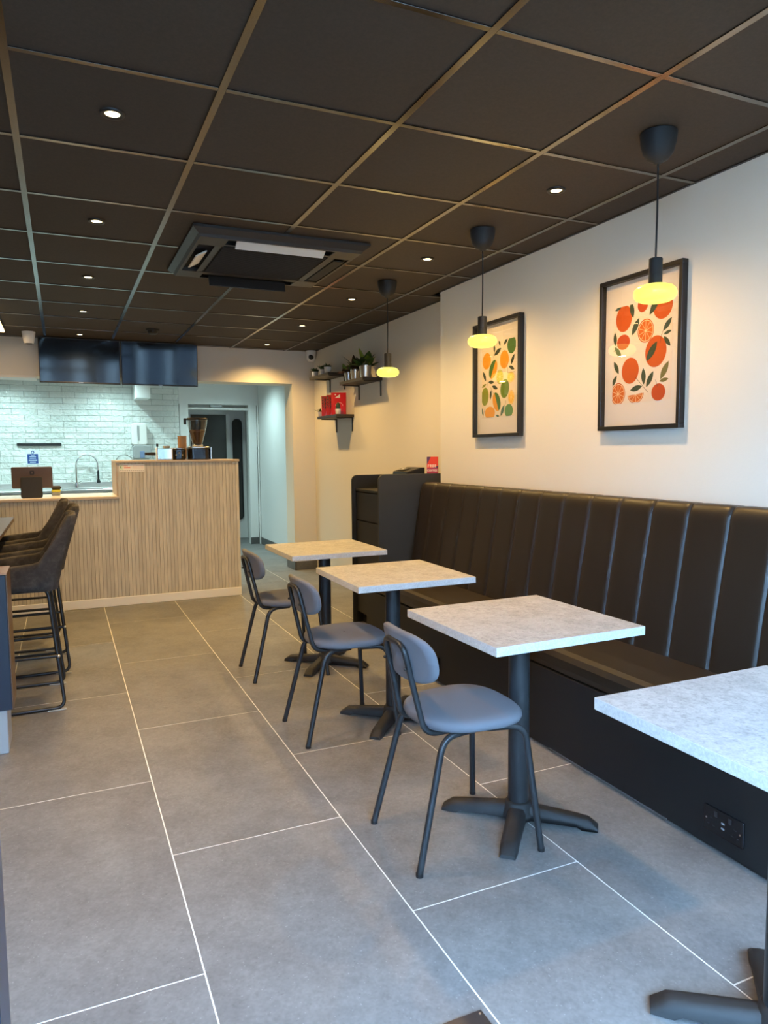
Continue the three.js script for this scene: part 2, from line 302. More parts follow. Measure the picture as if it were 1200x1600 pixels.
// shopfront behind the camera: dark frames, full-height glass
const win1 = struct('window_1', null, null, 'full-height shopfront glazing right of the entrance');
part('frame', [cbox(.92, 1.0, 0, CE, ZF, ZF + .07, .003), cbox(1.70, 1.76, 0, CE, ZF, ZF + .07, .003), cbox(2.43, 2.495, 0, CE, ZF, ZF + .07, .003), cbox(1.0, 2.43, 0, .10, ZF, ZF + .07, .003), cbox(1.0, 2.43, CE - .10, CE, ZF, ZF + .07, .003)], M.navy, win1, 'dark navy shopfront frame');
for (const [a, b] of [[1.0, 1.70], [1.76, 2.43]]) part('pane', bx(a, b, .10, CE - .10, ZF + .03, ZF + .034), M.glass, win1);
const win2 = struct('window_2', null, null, 'full-height shopfront glazing left of the entrance');
part('frame', [cbox(XL, XL + .06, 0, CE, ZF, ZF + .07, .003), cbox(-.16, -.08, 0, CE, ZF, ZF + .07, .003), cbox(XL + .06, -.16, 0, .10, ZF, ZF + .07, .003), cbox(XL + .06, -.16, CE - .10, CE, ZF, ZF + .07, .003), cbox(-.08, .92, 2.14, 2.20, ZF, ZF + .07, .003), cbox(-.08, .92, CE - .10, CE, ZF, ZF + .07, .003)], M.navy, win2, 'dark navy shopfront frame');
part('pane', bx(XL + .06, -.16, .10, CE - .10, ZF + .03, ZF + .034), M.glass, win2); part('fanlight', bx(-.08, .92, 2.20, CE - .10, ZF + .03, ZF + .034), M.glass, win2);
struct('wall_fascia', bx(XL - .15, XN + .3, CE, 3.2, ZF, ZF + .3), M.navy, 'navy fascia over the shopfront');
struct('ground', bx(-14, 16, -.12, -.055, ZF + .001, 14), M.asphalt, 'grey pavement outside the shopfront');
{
  const f = struct('wall_street', null, null, 'grey-blue house front across the street');
  part('front', bx(-9, 11, -.05, 6.5, 12.3, 12.8), mat({ color: L(.07, .075, .085), roughness: .8 }), f);
  for (let k = 0; k < 18; k++) part('pilaster', cbox(-8.6 + k * 1.1, -8.25 + k * 1.1, -.05, 6.4, 12.1, 12.3, .02), M.stone, f, 'pale stone pilaster');
  part('cornice', cbox(-9, 11, 3.0, 3.25, 12.0, 12.3, .03), M.stone, f, 'pale stone cornice');
}
const entrance = struct('door_1', null, null, 'navy framed glass entrance door standing open');
part('stile', [cbox(-.115, -.070, .01, 2.13, -.76, -.67, .004), cbox(-.115, -.070, .01, 2.13, .19, .28, .004), cbox(-.115, -.070, .01, .16, -.67, .19, .004), cbox(-.115, -.070, 2.03, 2.13, -.67, .19, .004)], M.navy, entrance, 'dark navy door frame');
part('pane', bx(-.095, -.091, .16, 2.03, -.67, .19), M.glass, entrance);

// ------------------------------------------------------------------ lamps
function spot(x, y, z, color, cd, angle, pen, radius, parent) {
  const s = new THREE.SpotLight(color, cd, 0, angle, pen, 2); s.castShadow = true; s.shadow.radius = radius; s.position.set(x, y, z); s.target.position.set(x, y - 1, z); parent.add(s, s.target);
}
const ringGeo = lathe([[.024, .002], [.026, -.004], [.037, -.006], [.040, -.002], [.040, .002]], 28), discGeo = new THREE.CircleGeometry(.024, 24).rotateX(Math.PI / 2).translate(0, -.001, 0);
for (const [x, side] of [[.2, 'counter'], [2.0, 'wall']]) for (let k = 0; k < 5; k++) {
  const z = -2.6127 - 1.2 * k;
  const row = side === 'wall' ? 'in the row above the banquette' : 'in the row towards the bar stools';
  const where = side === 'wall' ? ['between the pendants of the orange and lemon prints', 'between the lemon print pendant and the shelf pendant', 'just beyond the pendant before the plant shelves', 'level with the plant shelves', 'beside the corner wall camera'][k] : ['furthest from the menu screens, short of the air conditioner', 'level with the air conditioner', 'just beyond the air conditioner', 'second out from the menu screens', 'right in front of the menu screens'][k];
  const t = thing('downlight', `small warm recessed downlight ${where}`, 'downlight', [x, CE + .001, z], 0, `downlights ${row}`);
  part('bezel', ringGeo, M.black, t); part('lamp_disc', discGeo, M.lampHot, t, 'glowing warm lamp');
  spot(0, -.012, 0, WARM, DOWN_CD, 1.22, 1, 1.5, t);
}
for (const [x, z, w] of [[-.62, -9.75, 'sink'], [.58, -9.75, 'sink'], [-.62, -8.6, 'prep'], [.58, -8.6, 'prep'], [2.05, -9.5, 'passage']]) {
  const t = thing('kitchen_downlight', w === 'passage' ? 'cool white downlight over the passage' : w === 'prep' ? 'cool white downlight behind the beam' : 'cool white downlight over the tiled sink wall', 'downlight', [x, CE - .003, z], 0, w === 'passage' ? undefined : w === 'prep' ? 'cool downlights behind the beam' : 'cool downlights over the sinks');
  part('bezel', ringGeo, M.white, t); part('lamp_disc', discGeo, M.lampCool, t);
  spot(0, -.012, 0, COOL, KITCHEN_CD, 1.25, .8, 2, t);
}
{
  const canopy = lathe([[.0, -.105], [.012, -.105], [.018, -.098], [.036, -.090], [.052, -.068], [.061, -.035], [.064, -.004], [.064, 0]], 32);
  const globe = lathe([[.0, -.588], [.032, -.588], [.052, -.5855], [.067, -.578], [.0745, -.566], [.0755, -.555], [.072, -.543], [.062, -.533], [.046, -.5275], [.022, -.526]], 40);
  const names = ['beside the orange print', 'beside the lemon print', 'in front of the plant shelves', 'over the table nearest the entrance'];
  const px = [1.985, 2.003, 2.014, 2.0];
  [-2.0127, -3.2127, -4.4127, -.8127].forEach((z, k) => {
    const t = thing('pendant_lamp', `pendant lamp with flat glowing yellow glass shade, hanging ${names[k]}`, 'pendant lamp', [px[k], CE, z], 0, 'pendant lamps over the banquette');
    const dy = k === 2 ? -.035 : 0;
    part('canopy', canopy, M.blackMatt, t, 'black bell ceiling cup');
    part('cord', pipe([[0, -.10, 0], [.002, -.25, 0], [-.001, -.435 + dy, 0]], .0035, .1, 8), M.black, t);
    part('lamp_holder', lathe([[0, -.433], [.0225, -.433], [.0240, -.436], [.0240, -.490], [.0228, -.491], [.0228, -.493], [.0240, -.494], [.0240, -.528]], 28).translate(0, dy, 0), M.blackMatt, t, 'black cylindrical lamp holder');
    part('lamp_shade', globe.clone().translate(0, dy, 0), M.pendGlass, t, 'glowing flattened yellow glass shade');
    const p = new THREE.PointLight(L(1, .70, .30), PENDANT_CD, 0, 2); p.castShadow = true; p.shadow.radius = 2; p.position.set(0, -.555 + dy, 0); t.add(p);
  });
}
for (const [x, z, lab] of [[-.44, -6.75, 'warm glowing linear ceiling light near the wall camera'], [-.62, -2.2, 'warm glowing linear ceiling light over the end of the bar by the entrance']]) {
  const t = thing('linear_light', lab, 'ceiling light', [x, CE, z]);
  part('housing', cbox(-.025, .025, -.020, -.001, -.56, .56, .002), M.black, t); part('lamp_diffuser', cbox(-.020, .020, -.032, -.020, -.555, .555, .003), M.stripHot, t, 'glowing warm diffuser');
  const a = new THREE.RectAreaLight(L(1, .66, .34), z > -5 ? 120 : 40, .04, 1.1); a.position.set(0, -.034, 0); a.rotation.x = -Math.PI / 2; t.add(a);
}

// ------------------------------------------------------------------ counter
{
  const t = thing('service_counter', 'wood-slatted service counter with a raised end and pale plinth', 'counter', [0, 0, -6.68]);
  part('carcass', [bx(.437, 1.497, .0, 1.264, -.62, -.006), bx(XL + .01, .435, 0, .950, -.62, -.006)], M.oakDark, t, 'dark backing between the slats');
  const hi = .0775;
  const gTall = [0, 1, 2, 3].map(k => cbox(-.0141, .0141, hi, 1.264, -.0065, 0, .0010, k * .111, k * .23)), gLow = [0, 1, 2, 3].map(k => cbox(-.0141, .0141, hi, .950, -.0065, 0, .0010, k * .111, k * .23));
  let n = 0;
  for (let x = 1.488; x > XL + .03; x -= .0305) { n++; part('slat', (x > .436 ? gTall : gLow)[(n * 7) % 4], M.oak[(n * 5 + ((n / 3) | 0)) % 3], t).position.x = x; }
  part('plinth', cbox(XL + .01, 1.503, 0, .0775, -.60, .004, .003), M.plinth, t, 'cream plinth');
  part('raised_top', cbox(.425, 1.510, 1.264, 1.284, -.64, .012, .003), M.oakTop, t, 'thin pale wood top');
  part('low_top', [cbox(XL + .01, .445, .950, .974, -.03, .012, .003)], M.oakTop, t, 'pale wood front edge of the low top');
  part('low_worktop', cbox(XL + .01, .434, .950, .976, -.64, -.031, .002), M.marble, t, 'white worktop');
  part('end_cheek', cbox(.425, .436, .974, 1.264, -.62, .006, .002), M.oakTop, t, 'thin wood edge of the raised end');
}
single('notice_sticker', new THREE.PlaneGeometry(.212, .066).translate(.5585, 1.2195, -6.6785), print(424, 132, (c, w, h) => {
  c.fillStyle = '#f6efe0'; c.fillRect(0, 0, w, h); c.fillStyle = '#e3ecd0'; c.fillRect(6, 6, 62, h - 40); c.fillStyle = '#4c8a3c'; c.beginPath(); c.ellipse(32, 48, 12, 26, .2, 0, 7); c.fill(); c.fillStyle = '#f6efe0'; c.beginPath(); c.ellipse(40, 44, 7, 14, .2, 0, 7); c.fill();
  c.fillStyle = '#e8735a'; c.fillRect(74, 22, 70, 12); c.fillRect(78, 52, 105, 16); c.fillStyle = '#eec6b6'; for (const y of [22, 44, 64]) for (let x = 230; x < 400; x += 26) c.fillRect(x, y, 18, 8); c.fillStyle = '#9a8f7c'; for (let x = 16; x < 400; x += 34) c.fillRect(x, 104, 24, 10);
}), 'small white notice with green mark and red lines stuck on counter', 'sticker');
// ------------------------------------------------------------------ things on the counter
{
  const T = 1.284;
  const g = thing('coffee_grinder', 'black and chrome coffee grinder with clear hopper of brown beans', 'coffee grinder', [1.175, T, -6.93]);
  part('body', extr(roundRect(.205, .20, .05), .105, .006, 2).rotateX(-Math.PI / 2), M.blackGloss, g, 'glossy black body');
  part('side_plate', cbox(.102, .114, .0, .118, -.09, .09, .003), M.chrome, g, 'chrome side plate');
  part('top_plate', extr(roundRect(.20, .19, .05), .018, .004, 1).rotateX(-Math.PI / 2).translate(0, .105, 0), M.brushed, g, 'chrome top plate');
  part('collar', lathe([[.0, .122], [.050, .122], [.050, .138], [.044, .146], [.0, .146]], 28), M.chrome, g);
  part('hopper', lathe([[.044, .146], [.050, .165], [.070, .24], [.088, .31], [.096, .372], [.0935, .372], [.0855, .31], [.0675, .24], [.0475, .165], [.0415, .146]], 32), phys({ color: L(.96, .96, .95), transmission: 1, roughness: .02, thickness: 0, ior: 1.45 }), g, 'clear hopper');
  part('beans', lathe([[0, .147], [.0405, .147], [.0465, .165], [.0665, .24], [.077, .272], [.05, .282], [0, .286]], 28), M.beans, g, 'brown coffee beans');
  part('lid', [lathe([[0, .392], [.085, .392], [.098, .386], [.099, .372], [0, .372]], 32), cbox(-.122, -.098, .33, .388, -.012, .012, .003)], M.black, g, 'black hopper lid');
  const e = thing('knock_box', 'rounded glossy black knock box beside the grinder', 'knock box', [.992, T, -6.90]);
  part('bin', extr(roundRect(.125, .14, .045), .098, .008, 2).rotateX(-Math.PI / 2), M.blackGloss, e);
  part('rim', pipe([[-.05, .104, -.055], [.05, .104, -.055], [.05, .104, .055], [-.05, .104, .055]], .007, .03, 8, true), M.chrome, e, 'chrome rim');
  for (let k = 0; k < 3; k++) part('knob', new THREE.SphereGeometry(.007, 10, 8).translate(-.03 + k * .028, .045 + (k % 2) * .02, .071), M.brushed, e);
  const s = thing('tamping_stand', 'chrome tamping stand holding a portafilter', 'tamping stand', [.86, T, -6.88]);
  part('box', [cbox(-.064, .064, .006, .105, -.05, .05, .004)], M.chrome, s); part('foot', cbox(-.068, .068, 0, .006, -.055, .055, .002), M.steel, s);
  part('side_plate', [cbox(-.070, -.064, 0, .112, -.055, .055, .002), cbox(.064, .070, 0, .112, -.055, .055, .002)], M.whiteGloss, s, 'white side plates');
  part('handle', [cyl(.013, .015, -.17, -.075, 0, 0, 16).rotateZ(-Math.PI / 2).translate(0, .058, 0).scale(1, 1, 1)], M.black, s, 'black portafilter handle');
  part('tamper', [cyl(.004, .004, .105, .145, -.055, -.02, 10), cyl(.010, .010, .125, .150, -.055, -.02, 12)], M.black, s, 'black tamper knob');
  part('filter_basket', lathe([[0, .108], [.028, .108], [.033, .130], [.031, .130], [.026, .112], [0, .112]], 24).translate(.025, 0, -.01), M.steel, s);
  const cupGeo = lathe([[.030, 0], [.041, .085], [.044, .088], [.044, .092], [.041, .092]], 24);
  for (let k = 0; k < 9; k++) single('paper_cup', cupGeo, M.tan, 'brown paper cup in the stack behind the grinder', 'cup', 'stacked paper cups').position.set(1.068, T + .017 * k, -7.16);
}
{
  const t = thing('till_screen', 'bronze-brown till screen seen from behind on the low counter', 'till', [-.247, .976, -7.0]);
  part('screen_back', extr(roundRect(.325, .188, .012), .018, .003, 1).translate(0, 0, -.009).rotateX(.10).translate(0, .168, 0), M.tillBrown, t);
  part('emblem', [extr(roundRect(.036, .036, .007), .003, .0008).translate(0, 0, .010).rotateX(.10).translate(0, .212, .002), ], M.blackMatt, t, 'small dark square emblem');
  part('emblem_core', extr(roundRect(.018, .018, .004), .002, .0005).translate(0, 0, .0125).rotateX(.10).translate(0, .212, .002), M.tillBrown, t);
  part('stand', [cbox(-.03, .03, 0, .17, -.04, -.012, .004), cbox(-.07, .07, 0, .012, -.09, .03, .004)], M.black, t);
  const u = thing('customer_display', 'small black customer display propped up before the till screen', 'card reader', [-.248, .976, -6.80]);
  part('face', extr(roundRect(.168, .178, .012), .016, .003, 1).rotateX(-.22).translate(0, .089, 0), M.blackMatt, u); part('foot', cbox(-.075, .075, 0, .01, -.10, .035, .003), M.blackMatt, u);
  const r = thing('label_printer', 'small black and yellow label printer next to the till screen', 'printer', [-.055, .976, -7.12]);
  part('base', cbox(-.045, .028, 0, .03, -.04, .04, .006), M.grey, r); part('band', cbox(-.046, .030, .03, .052, -.041, .041, .006), M.yellow, r, 'yellow band'); part('cover', cbox(-.046, .036, .052, .085, -.042, .042, .012), M.blackMatt, r, 'black cover');
}
// ------------------------------------------------------------------ sink wall
{
  const t = thing('sink_unit', 'stainless steel sink unit along the tiled wall', 'sink', [0, 0, ZK]);
  part('worktop', [cbox(XL + .02, -.02, .865, .90, .004, .66, .003), cbox(1.02, 1.49, .865, .90, .004, .66, .003), cbox(-.02, 1.02, .865, .90, .004, .12, .003), cbox(-.02, 1.02, .865, .90, .56, .66, .003), cbox(.46, .54, .865, .90, .12, .56, .003)], M.steel, t);
  part('upstand', cbox(XL + .02, 1.49, .90, .975, .004, .02, .002), M.steel, t);
  for (const x of [-.02, .54]) part('bowl', [bx(x, x + .48, .62, .63, .12, .56), bx(x, x + .006, .62, .87, .12, .56), bx(x + .474, x + .48, .62, .87, .12, .56), bx(x, x + .48, .62, .87, .12, .126), bx(x, x + .48, .62, .87, .554, .56)], M.steel, t);
  part('cupboard', cbox(XL + .02, 1.49, .0, .615, .02, .60, .003), M.white, t);
  for (const x of [.162, .655]) {
    const f = thing('spray_tap', x < .4 ? 'chrome spring spray tap with arched hose beside the till' : 'chrome spring spray tap partly behind the raised counter', 'tap', [x, .90, ZK + .07]);
    if (x > .4) f.rotation.y = -.55;
    part('base', [cyl(.026, .022, 0, .07, 0, 0, 20), cyl(.012, .012, .06, .30, 0, 0, 14)], M.chrome, f);
    part('levers', pipe([[-.07, .09, .02], [0, .05, 0], [.07, .09, .02]], .007, .02, 8), M.chrome, f);
    const pts = []; for (let a = 0; a <= 14; a++) { const q = Math.PI * a / 14; pts.push([.133 - .133 * Math.cos(q), .30 + .13 * Math.sin(q), .01]); } pts.push([.268, .21, .012]);
    part('hose', pipe([[0, .07, 0], ...pts], .0085, .02, 10), M.chrome, f);
    part('bracket', pipe([[0, .165, 0], [.10, .168, .005], [.25, .165, .01]], .005, .03, 8), M.chrome, f);
    part('spray_handle', lathe([[.0, .05], [.022, .05], [.024, .07], [.013, .10], [.013, .20], [.009, .215]], 18).translate(.268, .01, .012), M.black, f, 'black spray handle');
  }
  single('knife_rack', [cbox(-.525, 0, 1.452, 1.492, ZK + .001, ZK + .022, .008), cbox(-.47, -.055, 1.462, 1.482, ZK + .022, ZK + .027, .002)], M.black, 'long black magnetic knife rack on the white tiles', 'knife rack');
  single('hygiene_sign', new THREE.PlaneGeometry(.158, .185).translate(-.347, 1.306, ZK + .004), print(256, 300, (c, w, h) => {
    c.fillStyle = '#dbe6ee'; c.fillRect(0, 0, w, h); c.fillStyle = '#1d3f86'; c.fillRect(26, 76, 204, 204); c.beginPath(); c.arc(128, 42, 34, 0, 7); c.fill(); c.fillStyle = '#dbe6ee'; c.beginPath(); c.ellipse(128, 54, 22, 14, 0, 0, 7); c.fill(); c.fillRect(112, 28, 32, 10);
    c.fillStyle = '#c9dcf4'; c.fillRect(96, 92, 66, 13); c.fillRect(66, 124, 124, 14); c.fillRect(68, 158, 120, 16); c.fillRect(50, 198, 158, 22); c.fillRect(70, 242, 114, 16);
  }), 'blue and white hygiene notice on the tiles under the knife rack', 'sign');
  const d = thing('towel_dispenser', 'white wall towel dispenser on the tiles', 'dispenser', [.965, 1.46, ZK + .002]);
  part('case', extr(roundRect(.20, .29, .03), .12, .012, 2).translate(0, .145, 0), M.white, d); part('window_strip', cbox(-.022, .004, .06, .26, .1195, .124, .002), M.grey, d, 'grey level window');
  part('front_rib', pipe([[-.03, .27, .12], [-.035, .15, .125], [-.02, .02, .12]], .008, .06, 8), M.whiteGloss, d);
  const b = thing('roll_dispenser', 'grey translucent wall dispenser below the towel dispenser', 'dispenser', [.995, 1.275, ZK + .002]);
  part('case', extr(roundRect(.235, .18, .03), .13, .01, 2).translate(0, .092, 0), M.grey, b); part('lever', cbox(-.03, .03, .01, .10, .128, .14, .004), mat({ color: L(.16, .22, .36), roughness: .4 }), b, 'blue push lever');
}
// ------------------------------------------------------------------ menu screens
for (const [x0, x1, side, yaw] of [[-.165, .566, 'left', .02], [.578, 1.321, 'right', -.03]]) {
  const w = x1 - x0, t = thing('menu_screen', side === 'left' ? 'switched-off wall screen beside the ceiling camera' : 'switched-off wall screen beside the passage', 'television', [(x0 + x1) / 2, 2.247, -7.66], yaw, 'screens over the counter');
  t.rotation.x = side === 'left' ? .052 : .072; t.rotation.order = 'YXZ'; t.rotation.z = side === 'left' ? 0 : -.004;
  part('case', cbox(-w / 2, w / 2, -.215, .215, -.045, -.003, .004), M.black, t); part('bezel', [cbox(-w / 2, w / 2, -.215, -.201, -.006, .006, .002), cbox(-w / 2, w / 2, .207, .215, -.006, .006, .002), cbox(-w / 2, -w / 2 + .008, -.201, .207, -.006, .006, .002), cbox(w / 2 - .008, w / 2, -.201, .207, -.006, .006, .002)], M.black, t);
  part('screen_glass', bx(-w / 2 + .008, w / 2 - .008, -.201, .207, -.004, .003), M.screen, t, 'dark reflective screen'); part('logo', cbox(-.02, .02, -.211, -.205, .006, .0068, .0003), M.brushed, t);
  part('bracket', cbox(-.12, .12, -.10, .10, -.085, -.045, .004), M.black, t);
}

// ------------------------------------------------------------------ air conditioner in the ceiling
{
  const t = thing('air_conditioner', 'dark square ceiling cassette air conditioner with pale louvre', 'air conditioner', [1.10, CE, -4.12]);
  const R = .47, r = .295, ring = (a, ya, b, yb, n) => { const g = []; for (let k = 0; k < 4; k++) { const q = k * Math.PI / 2; g.push(grid((u, v) => { const s = 2 * u - 1, e = a + (b - a) * v, y = ya + (yb - ya) * v; const x = s * e, z = e; return [x * Math.cos(q) + z * Math.sin(q), y, -x * Math.sin(q) + z * Math.cos(q)]; }, n, 1).toNonIndexed()); } const m = merge(g); m.computeVertexNormals(); return m; };
  part('panel', [ring(R, -.001, R, -.014, 1), ring(R, -.014, R - .03, -.036, 1), ring(R - .03, -.036, r + .135, -.050, 1), ring(r + .135, -.050, r + .12, -.050, 1), ring(r + .035, -.050, r, -.046, 1), ring(r, -.046, r, -.02, 1)], M.acDark, t, 'dark outer panel');
  part('vent_well', [bx(-.42, .42, -.022, -.010, -.42, .42)], M.void, t);
  for (let k = 0; k < 4; k++) { const c = new THREE.Group(); part('corner', [cbox(r - .01, r + .125, -.050, -.022, r - .01, r + .125, .003)], M.acDark, t).rotation.y = k * Math.PI / 2; }
  const fl = cbox(-.24, .24, -.004, .004, -.034, .034, .003);
  const f0 = part('louvre', fl, M.acFlap, t, 'pale grey louvre'); f0.position.set(0, -.052, r + .077); f0.rotation.x = -.55;
  const f1 = part('louvre', fl, M.acFlap, t, 'pale grey louvre'); f1.position.set(-r - .077, -.052, 0); f1.rotation.set(0, Math.PI / 2, -.0); f1.rotation.order = 'YXZ'; f1.rotation.x = -.5; f1.scale.x = .55;
  const f2 = part('louvre', fl, M.acDark, t, 'dark louvre hanging open'); f2.position.set(0, -.074, -r - .085); f2.rotation.x = 1.25;
  const f3 = part('louvre', fl, M.acMesh, t, 'dark louvre'); f3.position.set(r + .077, -.048, 0); f3.rotation.set(0, Math.PI / 2, 0);
  part('grille_plate', bx(-r + .004, r - .004, -.040, -.034, -r + .004, r - .004), M.acMesh, t);
  const sl = cbox(-r + .01, r - .01, -.050, -.040, -.004, .004, .0015);
  for (let k = 0; k < 30; k++) part('grille_slat', sl, M.acMesh, t).position.z = -r + .02 + k * (2 * r - .04) / 29;
}
// sensors and cameras
{
  const s = thing('smoke_detector', 'flat black smoke detector on the dark ceiling tiles', 'smoke detector', [.80, CE + .002, -6.89]);
  part('base', cyl(.058, .062, -.012, 0, 0, 0, 28), M.blackMatt, s); part('head', lathe([[0, -.045], [.03, -.045], [.042, -.035], [.046, -.012]], 28), M.black, s);
  const c = thing('ceiling_camera', 'white turret security camera under the ceiling left of the screens', 'security camera', [-.232, CE - .001, -7.40]);
  part('body', lathe([[0, -.108], [.030, -.108], [.042, -.100], [.052, -.05], [.057, -.006], [.057, 0]], 28), M.white, c); part('lens_ring', lathe([[0, -.112], [.026, -.112], [.034, -.105], [.034, -.101]], 24), M.black, c);
  const d = thing('wall_camera', 'white turret security camera in the corner above the plant shelf', 'security camera', [2.575, CE - .001, -7.70]);
  part('body', lathe([[0, -.118], [.030, -.115], [.046, -.098], [.052, -.06], [.056, -.02], [.056, 0]], 28), M.white, d);
  const eye = part('lens', new THREE.SphereGeometry(.030, 20, 14).scale(1, 1, .6), M.black, d); eye.position.set(-.012, -.072, .040);
}

// ------------------------------------------------------------------ banquette
{
  const t = thing('banquette', 'long dark brown leather banquette with vertical channel-stitched back', 'bench', [0, 0, 0]);
  const z1 = -.572, z0 = -4.672, xf = 1.95;
  part('base_panel', cbox(xf, 2.49, .004, .365, z0, z1, .003), M.laminate, t, 'black front panel');
  const prof = [[2.40, .365], [xf + .015, .365], [xf, .378], [xf - .004, .40], [xf - .002, .435], [xf + .012, .457], [xf + .04, .466], [2.10, .472], [2.40, .474]];
  const shape = prof.map(([x, y]) => [x, y]);
  part('seat_cushion', uvm(extr(shape, z1 - z0 - .004, .004, 2).translate(0, 0, z0 + .002)), M.leather, t, 'dark brown leather seat');
  const core = [[2.335, .470], [2.475, .470], [2.475, 1.10], [2.41, 1.10]];
  part('back_core', uvm(extr(core, z1 - z0 - .01, 0).translate(0, 0, z0 + .005)), M.leather, t);
  const path = new THREE.CatmullRomCurve3([V(2.296, .468, 0), V(2.318, .62, 0), V(2.350, .82, 0), V(2.384, 1.02, 0), V(2.397, 1.085, 0), V(2.418, 1.115, 0), V(2.446, 1.122, 0), V(2.484, 1.122, 0)]);
  const W = .205, pillow = grid((u, v) => {
    const p = path.getPoint(v), d = path.getTangent(v), s = Math.abs(2 * u - 1);
    const amp = .012 * (1 - .75 * Math.max(0, Math.min(1, (v - .70) / .16))), off = amp * Math.pow(Math.max(0, 1 - Math.pow(s, 8)), .6) - .006; return [p.x - d.y * off, p.y + d.x * off, (u - .5) * W];
  }, 24, 28);
  const pg = pillow.toNonIndexed(); pg.computeVertexNormals(); const pu = uvm(pillow);
  for (let k = 0; k < 20; k++) part('back_channel', pu, M.leather, t).position.z = z1 - W / 2 - k * W;
  for (const z of [z0, z1]) part('end_cap', extr([[2.30, .468], [2.484, .468], [2.484, 1.118], [2.42, 1.112], [2.39, 1.06]], .012, .002).translate(0, 0, z - .006), M.leather, t);
  part('floor_trim', cbox(xf - .004, xf, .001, .010, -2.55, -1.86, .001), M.skirt, t, 'thin grey strip along the floor');
  for (const [z, w, h, lab] of [[-1.615, .156, .088, 'black double socket with USB ports low on the bench front under the table'], [-3.63, .10, .088, 'black socket plate low on the bench front behind the chairs']]) {
    const s = thing('wall_socket', lab, 'socket', [xf - .001, .105, z], -Math.PI / 2);
    part('plate', extr(roundRect(w, h, .004), .008, .0015).translate(0, 0, 0), M.blackGloss, s);
    const rock = cbox(-.006, .006, -.009, .009, .008, .0105, .001), hole = bx(-.004, .004, -.0015, .0015, .008, .0085), scr = new THREE.CylinderGeometry(.003, .003, .0016, 10).rotateX(Math.PI / 2);
    for (const q of w > .12 ? [-1, 1] : [0]) { part('switch', rock, M.black, s).position.set(q * .028, .026, 0); for (const [dx, dy] of [[0, .006], [-.011, -.018], [.011, -.018]]) part('socket_hole', hole, M.void, s).position.set(q * .048 + dx, dy, 0); part('screw', scr, M.brushed, s).position.set(q * .066 + (q ? 0 : .04), 0, .0085); }
    if (w > .12) for (const dy of [-.012, .006]) part('usb_port', bx(-.006, .006, -.003, .003, .008, .0088), M.grey, s).position.set(0, dy, 0);
  }
}

// ------------------------------------------------------------------ pictures
function leaf(c, x, y, len, ang, wd = .34, col = '#2f4434') { c.save(); c.translate(x, y); c.rotate(ang); c.beginPath(); c.moveTo(-len / 2, 0); c.quadraticCurveTo(0, -len * wd, len / 2, 0); c.quadraticCurveTo(0, len * wd, -len / 2, 0); c.fillStyle = col; c.fill(); c.strokeStyle = 'rgba(140,150,110,.35)'; c.lineWidth = 1.6; c.beginPath(); c.moveTo(-len / 2, 0); c.lineTo(len / 2, 0); c.stroke(); c.restore(); }
function fruit(c, x, y, rx, ry, col, ang = 0) { c.save(); c.translate(x, y); c.rotate(ang); c.fillStyle = col; c.beginPath(); c.ellipse(0, 0, rx, ry, 0, 0, 7); c.fill(); c.restore(); }
function slice(c, x, y, rx, ry, rind, pith, flesh, half) {
  c.save(); c.translate(x, y); c.scale(1, ry / rx); const a0 = half ? 0 : 0, a1 = half ? Math.PI : Math.PI * 2;
  for (const [k, col] of [[1, rind], [.92, pith], [.85, flesh]]) { c.fillStyle = col; c.beginPath(); c.moveTo(0, 0); c.arc(0, 0, rx * k, a0, a1); c.fill(); }
  c.strokeStyle = pith; c.lineWidth = rx * .045; for (let i = 0; i < (half ? 6 : 10); i++) { const a = a0 + (i + .5) * Math.PI / 5; if (half && a > a1) break; c.beginPath(); c.moveTo(0, 0); c.lineTo(Math.cos(a) * rx * .84, Math.sin(a) * rx * .84); c.stroke(); }
  c.fillStyle = pith; c.beginPath(); c.arc(0, 0, rx * .09, a0, a1); c.fill(); c.restore();
}
function twig(c, pts) { c.strokeStyle = '#4a3a30'; c.lineWidth = 4; c.beginPath(); c.moveTo(...pts[0]); for (const p of pts.slice(1)) c.lineTo(...p); c.stroke(); }
